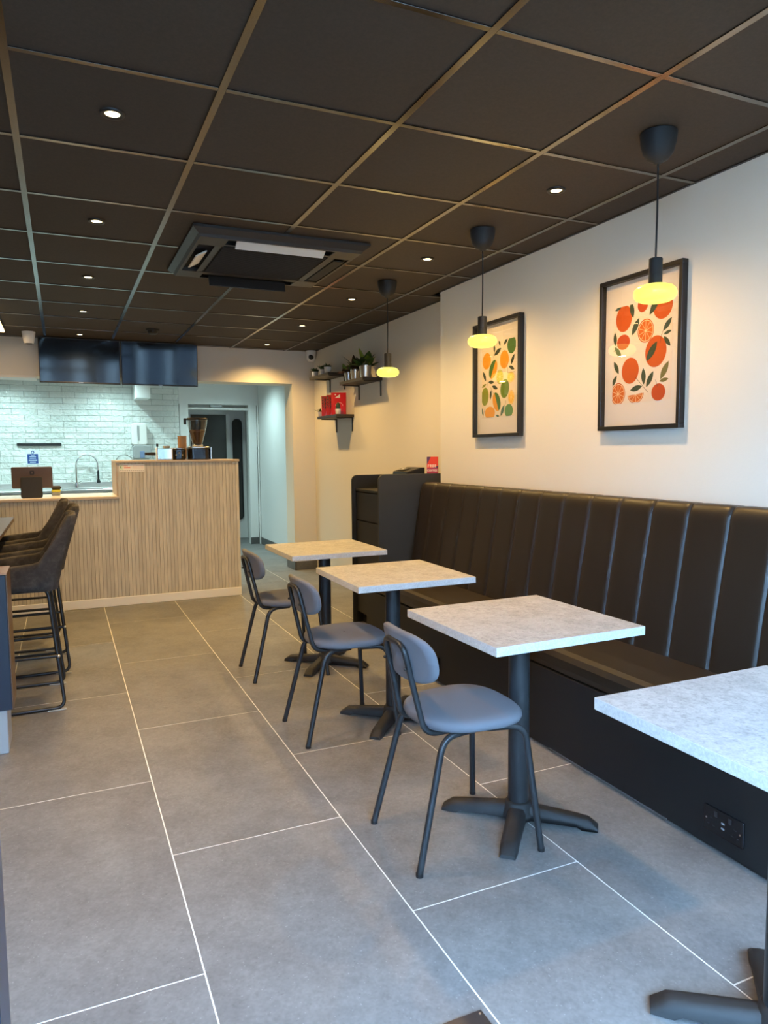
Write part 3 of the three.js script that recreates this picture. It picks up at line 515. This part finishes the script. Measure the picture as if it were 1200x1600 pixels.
const orangeArt = print(760, 980, (c, w, h) => {
  c.fillStyle = '#ddd0c0'; c.fillRect(0, 0, w, h); const O = '#bd500e', O2 = '#b54411', S = ['#b84c0c', '#e6c8a2', '#c66010'];
  const X = x => (x - 180) / 535 * w, Y = y => (y - 412) / 868 * h;
  fruit(c, X(282), Y(522), 108, 132, O, .05); fruit(c, X(455), Y(442), 66, 68, O2); fruit(c, X(630), Y(490), 116, 122, O, .1); fruit(c, X(280), Y(730), 88, 76, O2); fruit(c, X(577), Y(860), 130, 150, O, .12); fruit(c, X(350), Y(993), 113, 130, O); fruit(c, X(607), Y(1208), 84, 82, O2);
  slice(c, X(485), Y(668), 102, 114, ...S); slice(c, X(237), Y(1190), 98, 112, ...S); c.save(); c.translate(X(405), Y(1208)); c.rotate(-.08); slice(c, 0, 0, 104, 88, ...S, true); c.restore();
  for (const [x, y, l, a] of [[357, 460, 170, 1.35], [558, 470, 200, 2.2], [392, 615, 185, 2.1], [200, 690, 140, 1.5], [230, 812, 150, .9], [216, 950, 150, 1.1], [198, 1068, 130, 2.1], [474, 1058, 165, 1.5], [530, 1090, 170, 2.1], [408, 1155, 160, 2.95], [542, 855, 220, 2.2], [672, 650, 150, 2.3], [674, 718, 95, 2.9], [672, 790, 130, .9], [655, 1030, 190, 2.1], [652, 1110, 110, 3.0], [710, 402, 70, .3], [225, 424, 90, 2.9]]) leaf(c, X(x), Y(y), l, a, .34, x > 640 && y > 1000 ? '#6d6a3c' : '#33463a');
  twig(c, [[X(398), Y(1055)], [X(518), Y(1202)]]); twig(c, [[X(615), Y(795)], [X(620), Y(740)], [X(640), Y(690)]]); twig(c, [[X(600), Y(1160)], [X(580), Y(1100)]]); twig(c, [[X(188), Y(800)], [X(232), Y(742)]]); twig(c, [[X(295), Y(430)], [X(298), Y(410)]]);
});
const lemonArt = print(760, 980, (c, w, h) => {
  c.fillStyle = '#e0d0b8'; c.fillRect(0, 0, w, h); const Yl = '#d8930f', G = '#627d1f', G2 = '#426c2a', Ol = '#828c26';
  const X = x => (x - 180) / 392 * w, Y = y => (y - 362) / 905 * h;
  const half = (x, y, rx, ry, ang) => { c.save(); c.translate(X(x), Y(y)); c.rotate(ang); c.beginPath(); c.ellipse(0, 0, rx, ry, 0, Math.PI / 2, Math.PI * 1.5); c.fillStyle = G2; c.fill(); c.beginPath(); c.ellipse(0, 0, rx, ry, 0, -Math.PI / 2, Math.PI / 2); c.fillStyle = Yl; c.fill(); c.restore(); };
  fruit(c, X(238), Y(570), 96, 108, Yl, .15); fruit(c, X(446), Y(594), 98, 116, Yl, -.05); fruit(c, X(278), Y(1212), 118, 84, Yl); fruit(c, X(527), Y(440), 92, 110, G2); fruit(c, X(218), Y(1005), 86, 122, Ol, .08); fruit(c, X(452), Y(940), 94, 122, G, .2); fruit(c, X(498), Y(1205), 90, 84, '#5f8a50');
  half(316, 685, 84, 128, .5); c.save(); c.translate(X(358), Y(1085)); c.rotate(-.38); c.beginPath(); c.ellipse(0, 0, 84, 128, 0, -Math.PI / 2, Math.PI / 2); c.fillStyle = G2; c.fill(); c.beginPath(); c.ellipse(0, 0, 84, 128, 0, Math.PI / 2, Math.PI * 1.5); c.fillStyle = Yl; c.fill(); c.restore();
  slice(c, X(395), Y(790), 78, 92, '#7f8a2c', '#e6dba0', '#b7ae2c'); slice(c, X(525), Y(1050), 66, 92, '#d79a1c', '#f0e0b0', '#e8b02c'); slice(c, X(520), Y(815), 78, 68, '#e0a828', '#f2e2b4', '#eebc40');
  for (const [x, y, l, a] of [[390, 385, 90, 1.2], [463, 382, 130, 2.4], [368, 485, 180, 2.7], [538, 612, 150, 2.1], [528, 706, 130, .4], [212, 755, 150, 1.1], [293, 838, 130, .1], [206, 868, 110, 2.8], [338, 908, 140, .35], [288, 990, 130, 1.7], [428, 1196, 170, 2.1], [185, 1185, 120, 1.2], [330, 440, 110, 1.5], [370, 1255, 80, .2]]) leaf(c, X(x), Y(y), l, a, .34, y > 1150 ? '#48685a' : y > 840 && x < 220 ? '#7d8438' : '#2c3a2c');
  twig(c, [[X(255), Y(800)], [X(240), Y(890)]]); twig(c, [[X(286), Y(900)], [X(322), Y(985)]]); twig(c, [[X(485), Y(695)], [X(485), Y(760)], [X(560), Y(760)]]); twig(c, [[X(468), Y(1080)], [X(460), Y(1130)]]); twig(c, [[X(220), Y(1140)], [X(190), Y(1270)]]); twig(c, [[X(322), Y(500)], [X(322), Y(550)]]);
});
for (const [za, zb, y0, y1, art, aw, ah, ay, lab] of [[-2.862, -2.340, 1.440, 2.163, orangeArt, .375, .462, .035, 'black framed print of oranges and slices on the cream wall'], [-4.066, -3.542, 1.432, 2.148, lemonArt, .375, .462, .035, 'black framed print of lemons and limes on the cream wall']]) {
  const w = zb - za, h = y1 - y0, t = thing('framed_print', lab, 'picture', [XN - .0005, (y0 + y1) / 2, (za + zb) / 2], -Math.PI / 2);
  const b = .020, D = .034;
  part('frame', [cbox(-w / 2, w / 2, h / 2 - b, h / 2, 0, D, .0015), cbox(-w / 2, w / 2, -h / 2, -h / 2 + b, 0, D, .0015), cbox(-w / 2, -w / 2 + b, -h / 2 + b, h / 2 - b, 0, D, .0015), cbox(w / 2 - b, w / 2, -h / 2 + b, h / 2 - b, 0, D, .0015)], M.black, t, 'black frame');
  part('mount', bx(-w / 2 + b, w / 2 - b, -h / 2 + b, h / 2 - b, .002, .006), M.paper, t, 'cream mount');
  part('art_print', new THREE.PlaneGeometry(aw, ah).translate(0, -ay + .035 - .003, .0072), art, t);
  part('glass', bx(-w / 2 + b, w / 2 - b, -h / 2 + b, h / 2 - b, .026, .028), M.glass, t, 'glazing');
}

// ------------------------------------------------------------------ waste station cabinet
{
  const t = thing('tray_station', 'black tray-return cabinet at the end of the banquette', 'cabinet', [0, 0, 0]);
  const cheek = (x0, x1, y0, y1, r) => { const p = [[x1, y0], [x1, y1], [x0 + r, y1]]; for (let k = 1; k <= 6; k++) { const a = Math.PI / 2 * k / 6; p.push([x0 + r - r * Math.sin(a), y1 - r + r * Math.cos(a)]); } p.push([x0, y0]); return p; };
  part('side_panel', uvm(extr(cheek(2.066, 2.63, .0, 1.180, .045), .020, .002).translate(0, 0, -4.724)), M.dustBoard, t, 'smudged dark grey side panel');
  part('side_panel', uvm(extr(cheek(2.050, 2.63, .0, 1.165, .045), .020, .002).translate(0, 0, -5.200)), M.laminate, t);
  part('carcass', bx(2.10, 2.63, .09, 1.04, -5.179, -4.725), M.laminate, t);
  part('kick', bx(2.13, 2.63, .0, .09, -5.179, -4.725), M.black, t);
  part('top', cbox(2.075, 2.63, 1.042, 1.060, -5.179, -4.725, .002), M.laminate, t);
  part('rear_ledge', cbox(2.36, 2.63, 1.061, 1.160, -5.178, -4.726, .004), M.laminate, t);
  part('flap', cbox(2.080, 2.099, .822, 1.034, -5.176, -4.728, .002), M.laminate, t, 'black bin flap');
  part('door', cbox(2.080, 2.099, .095, .814, -5.176, -4.728, .002), M.laminate, t, 'black cabinet door');
  const d = thing('card_terminal', 'sloping black terminal on the tray cabinet', 'terminal', [2.46, 1.161, -5.02]);
  part('case', extr([[-.08, 0], [.08, 0], [.08, .060], [.05, .060], [-.075, .028]], .25, .005, 2).translate(0, 0, -.125), M.black, d); part('screen_strip', cbox(-.05, .02, 0, .002, -.10, .02, .001).rotateZ(.25).translate(-.01, .049, 0), M.blackGloss, d); part('card_slip', cbox(-.03, 0, 0, .001, -.05, -.02, .0004).rotateZ(.25).translate(-.01, .053, 0), M.white, d, 'small white slip');
  const s = thing('promo_card', 'small red and purple card reading FREE COFFEE on the cabinet', 'card', [2.545, 1.161, -4.78], -.5);
  part('stand', extr([[-.002, 0], [.045, 0], [.006, .14]], .085, .001).rotateY(-Math.PI / 2).translate(.0425, 0, -.05), M.grey, s, 'grey back of the stand');
  const card = part('card_face', new THREE.PlaneGeometry(.085, .142).translate(0, .071, 0), print(256, 428, (c, w, h) => {
    c.fillStyle = '#e8442f'; c.fillRect(0, 0, w, h); c.fillStyle = '#5a3163'; c.beginPath(); c.moveTo(0, 0); c.lineTo(90, 0); c.lineTo(0, 180); c.fill(); c.beginPath(); c.moveTo(256, 200); c.lineTo(256, 330); c.lineTo(120, 250); c.fill(); c.fillStyle = '#b03a5c'; c.fillRect(0, 250, w, 178);
    c.fillStyle = '#fff0dc'; c.font = 'bold 88px sans-serif'; c.fillText('FREE', 14, 236); c.font = 'bold 66px sans-serif'; c.fillText('COFFEE', 4, 330, 246); c.fillRect(16, 392, 160, 10);
  }), s); card.rotation.x = -.06; card.position.z = .012;
}

// ------------------------------------------------------------------ wall shelves with plants and coffee
function shelfUnit(label, zn, zf, y, br) {
  const t = thing('wall_shelf', label, 'shelf', [XF, y, 0]);
  part('board', cbox(-.192, -.001, -.028, 0, zf, zn, .002), M.shelf, t);
  for (const z of br) part('bracket', [cbox(-.010, -.001, -.165, -.028, z - .009, z + .009, .001), cbox(-.17, -.001, -.036, -.028, z - .009, z + .009, .001)], M.black, t, 'black steel bracket');
}
shelfUnit('upper black wall shelf holding tiny succulents', -6.80, -7.39, 2.138, [-7.26, -6.83]);
shelfUnit('black wall shelf holding three silver plant pots', -5.90, -6.48, 2.006, [-6.45, -5.93]);
shelfUnit('lower black wall shelf holding red coffee bags', -6.59, -7.15, 1.712, [-7.08, -6.63]);
function blade(len, w, bend, nu = 4) { return grid((u, v) => { const s = Math.pow(Math.max(0, Math.sin(Math.PI * Math.pow(v, .8))), .7) * .5 * w + .0015 * (1 - v), a = bend * v; return [(2 * u - 1) * s, len * (v - .12 * a * v), len * .5 * a * v + Math.abs(2 * u - 1) * s * .35]; }, nu, 7); }
function addLeaves(t, n, len, w, y, mats, spread, name = 'leaf') {
  for (let k = 0; k < n; k++) { const g = blade(len * rr(.65, 1.1), w * rr(.75, 1.15), rr(.3, 1.1)); const o = part(name, g, mats[(rnd() * mats.length) | 0], t); o.rotation.order = 'YXZ'; o.rotation.y = k * 2.399 + rr(-.3, .3); o.rotation.x = rr(.05, spread); o.position.set(Math.sin(o.rotation.y) * .008, y, Math.cos(o.rotation.y) * .008); }
}
{
  // succulents in white pots
  const list = [[-7.30, 'spiky'], [-7.06, 'dark'], [-6.90, 'round']];
  list.forEach(([z, kind], k) => {
    const y = 2.1385, s = k === 2 ? 1.15 : 1, t = thing('mini_succulent', ['tiny dark rosette succulent in white pot at the shelf end', 'tiny spiky dark succulent in white pot', 'tiny round green succulent in white pot'][k], 'plant', [2.483, y, z]);
    part('pot', lathe([[0, 0], [.027, 0], [.034, .052], [.031, .052], [.029, .046], [0, .046]].map(([a, b]) => [a * s, b * s]), 24), M.white, t, 'white pot');
    if (k === 2) { part('foliage', new THREE.IcosahedronGeometry(.033, 2).scale(1.15, .7, 1.15).translate(0, .058, 0), M.succ, t); addLeaves(t, 24, .050, .018, .055, [M.succ, M.leafs[0]], 1.3); }
    else addLeaves(t, k ? 20 : 24, k ? .080 : .060, k ? .016 : .024, .046, [M.leafs[0], M.succ], k ? .75 : .95);
  });
  // silver pots
  [[-6.40, .042, .092, 'small leafy plant in the narrowest silver pot', 'narrow'], [-6.23, .048, .098, 'dark-leaved plant in a silver pot between two others', 'mid'], [-5.99, .056, .108, 'large green plant with pale yellow tips in the widest silver pot', 'wide']].forEach(([z, r, h, lab], k) => {
    const t = thing('potted_plant', lab, 'plant', [2.512, 2.0065, z]);
    part('pot', lathe([[0, 0], [r * .78, 0], [r * .80, .003], [r, h - .004], [r * 1.03, h], [r * .97, h], [r * .95, h - .012], [0, h - .012]], 32), M.brushed, t, 'brushed silver pot');
    part('soil', cyl(r * .93, r * .93, h - .014, h - .010, 0, 0, 20), M.soil, t);
    const mats = k === 0 ? [M.leafs[0], M.leafs[1], M.leafs[3], M.leafs[2]] : k === 1 ? [M.leafs[1], M.leafs[3], M.leafs[3], M.leafs[0]] : [M.leafs[0], M.leafs[0], M.leafs[1]];
    addLeaves(t, k === 2 ? 24 : 26, k === 2 ? .15 : .105, k === 2 ? .078 : .070, h - .014, mats, k === 2 ? 1.1 : 1.2);
    if (k === 2) addLeaves(t, 4, .19, .062, h - .014, [M.leafs[2]], .45);
    if (k === 1) addLeaves(t, 8, .17, .055, h - .014, [M.leafs[3], M.leafs[1]], .5);
  });
  // coffee bags
  const bagGeo = (w, h, d) => { const f = (u, v) => { const a = u * Math.PI * 2, k = 1 - Math.pow(v, 1.6) * .92; const sx = Math.sign(Math.cos(a)) * Math.pow(Math.abs(Math.cos(a)), .35), sz = Math.sign(Math.sin(a)) * Math.pow(Math.abs(Math.sin(a)), .5); return [sx * w / 2 * (1 + .05 * v), h * v, sz * d / 2 * k]; }; const g = grid(f, 32, 8), p = g.attributes.position, uv = []; for (let i = 0; i < p.count; i++) uv.push(p.getX(i) / w + .5, p.getY(i) / h); g.setAttribute('uv', new THREE.Float32BufferAttribute(uv, 2)); return g; };
  const darkPrint = print(256, 420, (c, w, h) => { c.fillStyle = '#c41a1e'; c.fillRect(0, 0, w, h); c.fillStyle = '#17171f'; for (let k = 0; k < 26; k++) { c.save(); c.translate(30 + (k * 67) % 200, 40 + (k * 41) % 220); c.rotate(k * 1.3); c.fillRect(-26, -9, 52, 18); c.restore(); } c.fillStyle = '#8c97a8'; for (let k = 0; k < 14; k++) c.fillRect(24 + (k * 83) % 200, 50 + (k * 57) % 200, 14, 7); c.fillStyle = '#d96a92'; c.beginPath(); c.moveTo(90, 420); c.lineTo(170, 230); c.lineTo(240, 420); c.fill(); }, .35);
  const redPrint = print(256, 420, (c, w, h) => { c.fillStyle = '#cc1118'; c.fillRect(0, 0, w, h); c.fillStyle = '#f0e4da'; c.beginPath(); c.moveTo(60, 100); c.lineTo(150, 30); c.lineTo(150, 100); c.fill(); c.beginPath(); c.arc(70, 38, 14, 0, 7); c.fill(); c.strokeStyle = '#f0b8b0'; c.lineWidth = 10; c.beginPath(); c.arc(135, 250, 62, Math.PI, 0); c.stroke(); }, .35);
  [[2.506, -7.035, darkPrint, .090, .205, 'red coffee bag with dark print, furthest into the corner'], [2.532, -6.945, darkPrint, .095, .212, 'red coffee bag with dark print, next to the plain red bag'], [2.548, -6.775, redPrint, .145, .222, 'plain red coffee bag with a white triangle']].forEach(([x, z, m, w, h, lab]) => { const o = single('coffee_bag', bagGeo(w, h, .06), m, lab, 'coffee bag', 'coffee bags on the lower shelf'); o.position.set(x, 1.7125, z); o.rotation.y = -.30; });
  const c = thing('mini_cactus', 'tiny dark green cactus in white pot before the red bags', 'plant', [2.502, 1.7125, -6.672]);
  part('pot', lathe([[0, 0], [.024, 0], [.029, .055], [.026, .055], [.024, .050], [0, .050]], 24), M.white, c, 'white pot'); part('stem', lathe([[0, .05], [.017, .05], [.022, .075], [.019, .10], [.010, .115], [0, .118]], 16), M.leafs[1], c, 'ribbed cactus stem');
  const e = thing('mini_sprout', 'tiny sprouting plant in a pale pot at the end of the lower shelf', 'plant', [2.478, 1.7125, -7.128]);
  part('pot', lathe([[0, 0], [.022, 0], [.028, .048], [.025, .048], [.023, .042], [0, .042]], 24), M.white, e, 'pale pot'); addLeaves(e, 10, .075, .014, .042, [M.leafs[0]], 1.1);
}
// arched mirror in the lobby
{
  const t = thing('arched_mirror', 'tall black-framed arched mirror beside the rear door', 'mirror', [2.508, .29, ZE + .001]);
  const out = (w, h) => { const p = []; for (let k = 0; k <= 12; k++) { const a = Math.PI * k / 12; p.push([w / 2 * Math.cos(a), h - w / 2 + w / 2 * Math.sin(a)]); } for (let k = 0; k <= 12; k++) { const a = Math.PI + Math.PI * k / 12; p.push([w / 2 * Math.cos(a), w / 2 + w / 2 * Math.sin(a)]); } return p; };
  const o = new THREE.Shape(out(.15, 1.58).map(p => new THREE.Vector2(...p))); o.holes.push(new THREE.Path(out(.128, 1.558).map(([x, y]) => new THREE.Vector2(x, y + .011))));
  part('frame', new THREE.ExtrudeGeometry(o, { depth: .03, bevelEnabled: false }), M.black, t, 'black frame');
  part('mirror_glass', extr(out(.128, 1.558), .008, 0).translate(0, .011, 0), M.darkGlass, t, 'dark reflecting glass');
}

// ------------------------------------------------------------------ tables
function makeTable(label, x, z) {
  const t = thing('cafe_table', label, 'table', [x, 0, z], 0, 'square cafe tables along the banquette');
  part('tabletop', bx(-.2985, .2985, .7215, .75, -.2985, .2985), M.conc, t, 'stone-look laminate top');
  part('edge_band', [cbox(-.3, .3, .7205, .7495, .2975, .3, .0008), cbox(-.3, .3, .7205, .7495, -.3, -.2975, .0008), cbox(.2975, .3, .7205, .7495, -.2985, .2985, .0008), cbox(-.3, -.2975, .7205, .7495, -.2985, .2985, .0008)], M.concEdge, t, 'pale edge');
  part('mounting_plate', [cbox(-.15, .15, .712, .7203, -.03, .03, .002), cbox(-.03, .03, .711, .7195, -.15, .15, .002)], M.steelBlack, t);
  part('column', cyl(.038, .038, .045, .712, 0, 0, 36), M.steelBlack, t, 'black steel column');
  part('hub', lathe([[0, .075], [.040, .075], [.046, .068], [.052, .052], [.060, .030], [.060, .012], [0, .012]], 28), M.castIron, t);
  // one cast arm: a tapered bar that runs out and turns down to a foot
  const sec = (u) => { const a = Math.max(0, 1 - u * 1.0), w = .036 - .004 * u, top = .062 - .026 * u, q = u > .86 ? (u - .86) / .14 : 0; return { w: w * (1 - .10 * q), top: top - .022 * q, bot: u > .72 ? 0.0015 : .012 }; };
  const arm = grid((u, v) => { const s = sec(v), L0 = .03 + .252 * v, ring = [[-1, 0], [-1, .55], [-.72, .92], [-.3, 1], [.3, 1], [.72, .92], [1, .55], [1, 0], [-1, 0]], k = Math.min(8, Math.round(u * 8)), [a, b] = ring[k]; return [L0, s.bot + (s.top - s.bot) * b, a * s.w * .92]; }, 8, 14);
  const cap = grid((u, v) => { const s = sec(1); return [.282, s.bot + (s.top - s.bot) * v * (1 - .08 * Math.pow(2 * u - 1, 2)), (2 * u - 1) * s.w * .92 * (1 - .2 * v * v)]; }, 4, 3);
  const ag = merge([arm, cap]);
  for (let k = 0; k < 4; k++) part('base_arm', ag, M.castIron, t, k ? undefined : undefined).rotation.y = Math.PI / 4 + k * Math.PI / 2 + .04;
  return t;
}
const tb = makeTable('square stone-look cafe table over the double socket, no chair pulled up', 1.452, -1.035);
dup(tb, [1.474, 0, -2.108], .015, 'square stone-look cafe table in front of the orange print');
dup(tb, [1.474, 0, -3.195], -.01, 'square stone-look cafe table in front of the lemon print');
dup(tb, [1.482, 0, -4.235], .0, 'square stone-look cafe table beside the black tray cabinet');

// ------------------------------------------------------------------ chairs
function makeChair(label, x, z, turn) {
  const t = thing('dining_chair', label, 'chair', [x, 0, z], turn, 'grey cafe chairs facing the banquette');   // faces +x, origin under the seat centre
  const out = (k) => { const n = 44, p = []; for (let i = 0; i < n; i++) { const a = 2 * Math.PI * i / n, c = Math.cos(a), s = Math.sin(a), e = .74; let X = Math.sign(c) * Math.pow(Math.abs(c), e) * .190 * k, Z = Math.sign(s) * Math.pow(Math.abs(s), e) * .200 * k; Z *= 1 + .10 * (c * .9) - .04; p.push([X, Z]); } return p; };
  const seat = (() => { const lv = [[.02, .432], [.9, .432], [.975, .437], [1, .449], [.99, .461], [.94, .470], [.80, .475], [.5, .474], [.02, .472]]; const n = 44; return grid((u, v) => { const j = v * (lv.length - 1) | 0, [k, y] = lv[Math.min(j, lv.length - 1)]; const q = out(k)[Math.round(u * n) % n]; return [q[0], y + (v > .5 ? -.006 * Math.pow(q[1] / .2, 2) * 0 : 0), q[1]]; }, n, lv.length - 1); })();
  part('seat', uvm(seat.toNonIndexed ? seat : seat), M.fabric, t, 'grey fabric seat');
  // backrest: curved pad with rounded ends
  const pad = (() => {
    const nU = 40, lv = [[.02, -.5], [.86, -.5], [.96, -.42], [1, -.15], [1, .15], [.96, .42], [.86, .5], [.02, .5]];
    return grid((u, v) => {
      const j = Math.min(lv.length - 1, Math.round(v * (lv.length - 1))), [k, d] = lv[j], a = 2 * Math.PI * u, c = Math.cos(a), s = Math.sin(a);
      const zz = Math.sign(c) * Math.pow(Math.abs(c), .62) * .176 * k, yy = Math.sign(s) * Math.pow(Math.abs(s), .72) * .087 * k;
      const cur = -.045 * (1 - Math.pow(zz / .176, 2)); return [cur + d * .030 - yy * .20, yy, zz];
    }, nU, lv.length - 1);
  })();
  const b = part('backrest', uvm(pad), M.fabric, t, 'grey fabric back pad'); b.position.set(-.187, .678, 0);
  for (const s of [-1, 1]) {
    const lb = part('leg', pipe([[-.02, .425, s * .13], [-.150, .425, s * .150], [-.255, .004, s * .182]], .0115, .055, 12), M.steelBlack, t, 'black steel leg');
    const lf = part('leg', pipe([[.02, .425, s * .14], [.150, .425, s * .172], [.185, .004, s * .222]], .0115, .055, 12), M.steelBlack, t, 'black steel leg');
    for (const [leg, lx, lz] of [[lb, -.255, .182], [lf, .185, .222]]) part('foot_cap', cyl(.0125, .0125, 0, .012, lx, s * lz, 12), M.black, leg);
  }
  const hoop = part('back_hoop', pipe([[-.01, .418, -.088], [-.185, .418, -.088], [-.256, .722, -.072], [-.256, .722, .072], [-.185, .418, .088], [-.01, .418, .088]], .0105, .045, 12), M.steelBlack, t, 'black steel hoop');
  part('under_frame', [pipe([[-.10, .424, -.14], [-.10, .424, .14]], .008), pipe([[.10, .424, -.15], [.10, .424, .15]], .008)], M.steelBlack, t);
  for (const s of [-1, 1]) part('screw', new THREE.SphereGeometry(.006, 8, 6).translate(-.252, .645, s * .080), M.black, hoop);
  return t;
}
const ch = makeChair('grey upholstered cafe chair at the table by the orange print', 1.235, -2.118, .0);
dup(ch, [1.222, 0, -3.218], .01, 'grey upholstered cafe chair at the table by the lemon print');
dup(ch, [1.230, 0, -4.232], .0, 'grey upholstered cafe chair at the table by the tray cabinet');

// ------------------------------------------------------------------ bar side: table, stools, low partition
{
  const t = thing('bar_table', 'dark bar table with a thin top beside the velvet stools', 'table', [0, 0, 0]);
  part('tabletop', cbox(-.96, -.332, .872, .90, -5.75, -3.96, .003), M.bronze, t, 'dark brown thin top');
  for (const z of [-4.02, -5.70]) part('leg', cbox(-.95, -.89, 0, .872, z - .03, z + .03, .003), M.black, t);
  const p = thing('low_partition', 'low dark partition with copper edging before the bar stools', 'partition', [0, 0, 0]);
  part('plinth', cbox(XL + .01, -.275, 0, .20, -3.78, -3.56, .003), M.grey, p, 'grey plinth'); part('panel', cbox(XL + .01, -.253, .20, .815, -3.79, -3.555, .002), M.navy, p, 'glossy dark navy panel');
  part('end_strip', cbox(-.253, -.248, .20, .815, -3.79, -3.555, .001), M.bronze, p, 'bronze end strip'); part('edge_trim', cbox(XL + .01, -.247, .815, .823, -3.792, -3.553, .001), mat({ color: L(.45, .22, .12), metalness: .9, roughness: .3 }), p, 'copper edge trim');
}
function makeStool(label, x, z, turn) {
  const t = thing('bar_stool', label, 'stool', [x, 0, z], turn, 'velvet bar stools at the bar table');     // faces -x; origin under the back of the shell
  // one upholstered shell that wraps from arm to arm round the back; top edge rises from the arms to the back
  const hw = .235, R = .09, xb = -.045, xf = -.50;
  const side = xb - R - xf, arc = R * Math.PI / 2, mid = 2 * (hw - R), tot = 2 * side + 2 * arc + mid;
  const plan = (d) => {                                   // distance along the U -> [x, z, nx, nz] with the normal pointing out
    if (d < side) return [xf + d, hw, 0, 1]; d -= side;
    if (d < arc) { const a = d / R; return [xb - R + R * Math.sin(a), hw - R + R * Math.cos(a), Math.sin(a), Math.cos(a)]; } d -= arc;
    if (d < mid) return [xb, hw - R - d, 1, 0]; d -= mid;
    if (d < arc) { const a = d / R; return [xb - R + R * Math.cos(a), -hw + R - R * Math.sin(a), Math.cos(a), -Math.sin(a)]; } d -= arc;
    return [xb - R - d, -hw, 0, -1];
  };
  const ss = (a, b, x) => { const q = Math.max(0, Math.min(1, (x - a) / (b - a))); return q * q * (3 - 2 * q); };
  const sect = [[0, 0], [1, 0], [1, .25], [1, .5], [1, .75], [1, .92], [.8, .985], [.5, 1], [.2, .985], [0, .92], [0, .75], [0, .5], [0, .25], [0, 0]];   // [outwards, height]
  const shell = grid((u, v) => {
    const d = u * tot, e = Math.min(d, tot - d), [x, z, nx, nz] = plan(d), up = ss(side - .030, side + .050, e);
    const top = .752 + .035 * (e / side > 1 ? 1 : e / side) + .240 * up, [o, h] = sect[Math.round(v * 13)], y = .636 + (top - .636) * h;
    const th = .050 * (u === 0 || u === 1 ? .4 : 1) * (1 - .15 * h), lean = .115 * Math.max(0, (y - .66) / .37) * ss(side - .10, side + .03, e), inw = 1 - .16 * up * Math.max(0, (y - .72) / .31);
    return [x + nx * (o - 1) * th + lean, y, (z + nz * (o - 1) * th) * inw];
  }, 72, 13);
  part('shell', uvm(shell), M.velvet, t, 'grey-brown velvet back and arms in one shell');
  part('seat', uvm(extr(roundRect(.42, .40, .05), .085, .018, 3).rotateX(-Math.PI / 2).translate(-.295, .632, 0)), M.velvet, t, 'grey-brown velvet seat');
  const sides = [-1, 1].map(s => part('side_frame', pipe([[-.44, .650, s * .19], [-.445, .012, s * .235], [-.035, .012, s * .235], [-.095, .650, s * .19]], .0095, .05, 10, true), M.black, t, 'black steel sled frame'));
  part('foot_rest', pipe([[-.058, .29, -.228], [-.452, .29, -.222], [-.452, .29, .222], [-.058, .29, .228]], .009, .03, 10), M.black, t, 'black steel foot rail');
  [-1, 1].forEach((s, k) => { part('floor_pad', cbox(-.12, -.03, 0, .006, s * .235 - .014, s * .235 + .014, .002), M.grey, sides[k]); part('screw', new THREE.SphereGeometry(.009, 10, 8).translate(-.056, .29, s * .236), M.steel, sides[k]); });
  return t;
}
const st = makeStool('velvet bar stool standing next to the low partition', -.005, -4.30, 0);
dup(st, [.022, 0, -4.985], .02, 'velvet bar stool between the two others');
dup(st, [-.035, 0, -5.58], -.02, 'velvet bar stool nearest the service counter');

// dark metal plate on the floor near the entrance
{
  const t = thing('floor_plate', 'dark metal cover plate lying on the floor near the entrance', 'floor plate', [.805, 0, -1.305]);
  part('plate', cbox(-.06, .06, .0005, .006, -.08, .08, .0015), mat({ color: L(.05, .045, .045), roughness: .35, metalness: .5 }), t); part('boss', cyl(.030, .030, .006, .008, .012, .012, 20), M.steel, t, 'bright worn disc'); part('screw', cyl(.003, .003, .006, .0072, .05, -.068, 10), M.brushed, t);
}
scene.traverse(o => { if (o.isMesh) o.castShadow = o.receiveShadow = true; });
renderer.render(scene, camera);
